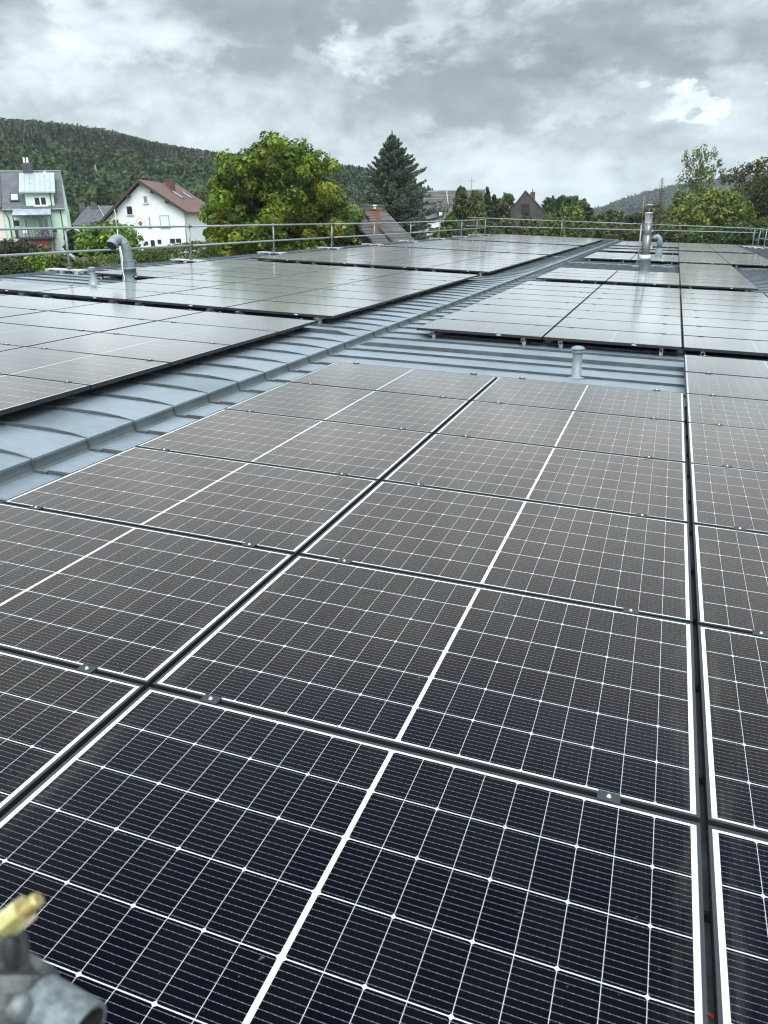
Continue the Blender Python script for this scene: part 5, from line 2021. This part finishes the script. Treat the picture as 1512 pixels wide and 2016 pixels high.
# bare larch
top = P(1304, 350, 90)
gq = gz_(top)
t = empty('dead_tree', (top[0], top[1], gq), None, 'thin bare brown conifer rising right of the steel chimney', 'tree', 'trees beyond the roof')
m = MB()
Hh = top[2] - gq
m.tube([(0, 0, -.3), (0, 0, Hh * .6), (.05, 0, Hh)], [.13, .07, .01], 6)
for q in range(130):
    f_ = .35 + .65 * (q / 130)
    a_ = q * 2.4
    L = 1.5 * (1 - f_) ** .7 * random.uniform(.5, 1.1) + .12
    dv = np.array([math.cos(a_) * L, math.sin(a_) * L, random.uniform(-.15, .35) * L])
    p0_ = np.array([0, 0, Hh * f_])
    m.tube([p0_, p0_ + dv], [.02, .006], 3)
    for w__ in range(3):
        p1_ = p0_ + dv * random.uniform(.3, .95)
        m.tube([p1_, p1_ + np.array([random.gauss(0, .12), random.gauss(0, .12), random.gauss(.02, .12)])], [.01, .004], 3)
m.build('trunk', M['brown_wood'], t)
# right hand tree group
T_('birch_tree', 'tall loose birch with drooping light foliage, tallest tree at right', 1383, 284, 400, 37, 108, G_BIRCH, n=130, per=26, leaf=.26, hang=1.0, cr=.42, squash=1.6, limbs=10, shape='weep',
   lobes=[(1384, 302, 9), (1362, 311, 9), (1399, 305, 6), (1403, 298, 4), (1372, 308, 10), (1388, 308, 10), (1380, 326, 14), (1366, 330, 9), (1398, 332, 9), (1412, 322, 7), (1416, 336, 7),
          (1372, 346, 12), (1388, 348, 14), (1404, 350, 9), (1360, 352, 9), (1376, 366, 16), (1394, 370, 14), (1380, 388, 12)])
T_('broadleaf_tree', 'drooping green tree at the left foot of the birch', 1350, 368, 470, 26, 100, G_MID[:2] + G_BIRCH, n=90, per=50, leaf=.34, hang=.5)
T_('yellowing_tree', 'broad tree with yellowing leaves in front of the birch', 1412, 366, 478, 58, 84, G_YELL + G_OLIVE[:1], n=190, per=60, leaf=.32, autumn=((.26, .21, .03), .05), limbs=9)
T_('yellowing_tree', 'lower yellow green tree left of the broad yellowing one', 1352, 402, 482, 38, 80, G_YELL + G_OLIVE, n=110, per=55, leaf=.30, autumn=((.26, .21, .03), .03))
T_('dark_oak', 'dark tall tree with gappy crown at the right picture edge', 1478, 324, 470, 46, 96, [((.045, .058, .016), 3), ((.075, .075, .020), 2), ((.032, .046, .015), 2)], n=190, per=44, leaf=.30, autumn=((.20, .14, .03), .05), cr=.6, limbs=10,
   lobes=[(1462, 334, 9), (1450, 344, 9), (1440, 352, 7), (1478, 332, 10), (1492, 326, 12), (1506, 326, 12), (1470, 352, 11), (1498, 346, 14), (1468, 380, 16), (1496, 378, 22), (1480, 408, 26), (1505, 410, 26), (1470, 440, 28), (1500, 445, 28)])
T_('dark_oak', 'second dark tree cut by the right picture edge', 1530, 322, 475, 44, 92, [((.045, .058, .016), 3), ((.075, .075, .020), 2), ((.032, .046, .015), 2)], n=130, per=42, leaf=.34, cr=.9, limbs=8)
T_('hornbeam_shrub', 'green shrub under the yellowing tree behind the far rail', 1400, 446, 492, 34, 70, G_MID + G_LIME[2:], n=80, per=55, leaf=.24, cat='bush', bark=False, group='belt of shrubs beyond the far roof end')
T_('hornbeam_shrub', 'dark green shrub behind the far right corner posts', 1462, 434, 495, 36, 68, G_DARK + G_MID, n=90, per=55, leaf=.24, cat='bush', bark=False, group='belt of shrubs beyond the far roof end')
T_('hornbeam_shrub', 'brownish shrub between the rail post and the yellow tree', 1358, 450, 492, 28, 71, G_OLIVE + G_RUST[:1], n=70, per=55, leaf=.24, cat='bush', bark=False, group='belt of shrubs beyond the far roof end')
T_('hornbeam_shrub', 'olive green shrub at the right picture edge behind the rail', 1512, 425, 495, 32, 70, G_OLIVE[:3], n=80, per=55, leaf=.26, cat='bush', bark=False, group='belt of shrubs beyond the far roof end')


# ------------------------------------------------------------------ woods on the hills (nobody could count them)
def wood(name, label, az_tbl, r0, r1, n, per, size, leaf, kinds, px0, px1):
    a0, a1 = az(px0), az(px1)
    a_ = a0 + (a1 - a0) * rng.random(n * 3)
    r = np.sqrt(r0 ** 2 + (r1 ** 2 - r0 ** 2) * rng.random(n * 3))
    x, y = CAM[0] + r * np.sin(a_), CAM[1] + r * np.cos(a_)
    keep = ground(x, y) - (-1.2) > 2.5
    x, y, r, a_ = x[keep][:n], y[keep][:n], r[keep][:n], a_[keep][:n]
    z = ground(x, y)
    s_ = (r - r0) / (r1 - r0)
    P_, T__, B_, C_ = [], [], [], []
    for i in range(len(x)):
        kd, pal, H, R, nl = kinds(s_[i], a_[i], x[i], y[i])
        H *= size
        R *= size
        q = max(8, int(per * nl))
        base = np.array(pal[rng.integers(len(pal))]) * rng.uniform(.65, 1.4)
        if kd == 'round':
            d = unit(rng.normal(size=(q, 3)))
            d[:, 2] = np.abs(d[:, 2]) * 1.1 - .35
            bump = 1 + .22 * np.sin(d[:, 0] * 5 + i) * np.cos(d[:, 1] * 6 + i * 2)
            pos = d * np.array([R, R, H * .42]) * bump[:, None] * (.8 + .25 * rng.random((q, 1))) + np.array([0, 0, H * .58])
            nn_ = unit(d + rng.normal(size=d.shape) * .45)
            t_ = unit(np.cross(nn_, rng.normal(size=d.shape)))
        else:
            u = rng.random(q)
            th = rng.random(q) * 2 * math.pi
            rr = (1 - u) ** .8 * R * (.6 + .5 * rng.random(q))
            pos = np.stack([np.cos(th) * rr, np.sin(th) * rr, H * (.12 + .88 * u)], 1)
            out = np.stack([np.cos(th), np.sin(th), np.full(q, .35)], 1)
            nn_ = unit(out + rng.normal(size=out.shape) * .35)
            t_ = np.stack([np.cos(th) * .4, np.sin(th) * .4, -np.ones(q)], 1) + rng.normal(size=(q, 3)) * .2
            t_ = unit(t_ - nn_ * (t_ * nn_).sum(1, keepdims=True))
        b_ = np.cross(nn_, t_)
        lf = leaf * size * (.6 + .8 * rng.random((q, 1)))
        P_.append(pos + np.array([x[i], y[i], z[i]]))
        T__.append(t_ * lf * (.5 if kd == 'round' else .75))
        B_.append(b_ * lf * (.4 if kd == 'round' else (.10 if kd == 'dead' else .28)))
        C_.append(base * (.82 + .36 * rng.random((q, 1))))
    o = quads_obj(name, np.concatenate(P_), np.concatenate(T__), np.concatenate(B_), np.concatenate(C_))
    tag(o, label, None, None, 'stuff')


DR = [(.021, .038, .014), (.028, .045, .016), (.035, .044, .016), (.042, .042, .017), (.023, .040, .015)]
MR = [(.031, .060, .020), (.041, .072, .021), (.023, .047, .018), (.050, .074, .022)]
CN = [(.016, .028, .018), (.020, .033, .020), (.024, .036, .021)]
DD = [(.15, .125, .105), (.125, .10, .085), (.17, .145, .125)]


def kinds_left(s_, a_, x, y):
    wv = .06 * math.sin(a_ * 21) + .05 * math.sin(a_ * 47 + 1)
    if s_ > .58 + wv:
        return ('round', DR, 14, 6.2, 1.4)
    if s_ > .34 + wv:
        pd = .26 if math.sin(a_ * 33 + s_ * 3) > .25 else .03
        k = rng.random()
        if k < pd:
            return ('dead', DD, 13, 1.4, .6)
        if k < .72:
            return ('cone', CN, 13, 2.6, .9)
        return ('round', DR, 13, 4.8, .9)
    if rng.random() < .13:
        return ('cone', CN, 11, 2.6, .8)
    return ('round', MR if s_ < .27 else MR[:1] + DR, 10 if s_ < .2 else 13, 4.8, .9)


wood('hillside_wood', 'dense mixed wood with bare brown spruces covering the left hill', LH, 170, 505, 3300, 150, 1.0, 1.1, kinds_left, -420, 940)


def kinds_right(s_, a_, x, y):
    return ('round', [(.022, .036, .022), (.028, .042, .024), (.034, .045, .025)], 13, 9.0, 1.0) if rng.random() < .93 else ('cone', CN, 14, 4, .8)


wood('far_hill_wood', 'distant bluish wood covering the hill at right', RH, 900, 1560, 3200, 70, 1.0, 3.2, kinds_right, 1120, 1640)


# ------------------------------------------------------------------ moist air between here and the hills
hz = bpy.data.materials.new('valley_haze')
hz.use_nodes = True
hn = hz.node_tree
hn.nodes.remove(hn.nodes['Principled BSDF'])
pvn = hn.nodes.new('ShaderNodeVolumePrincipled')
pvn.inputs['Color'].default_value = (.90, .95, 1.0, 1)
pvn.inputs['Density'].default_value = .00019
pvn.inputs['Anisotropy'].default_value = .2
hn.links.new(pvn.outputs[0], hn.nodes['Material Output'].inputs['Volume'])
zmax = max(gz.max() + 22, 110)
tag(MB().box(-9300, -9300, gz.min() - 1.0, 9300, 9300, zmax).build('haze', hz), 'thin grey moist air lying over the valley', None, None, 'stuff')
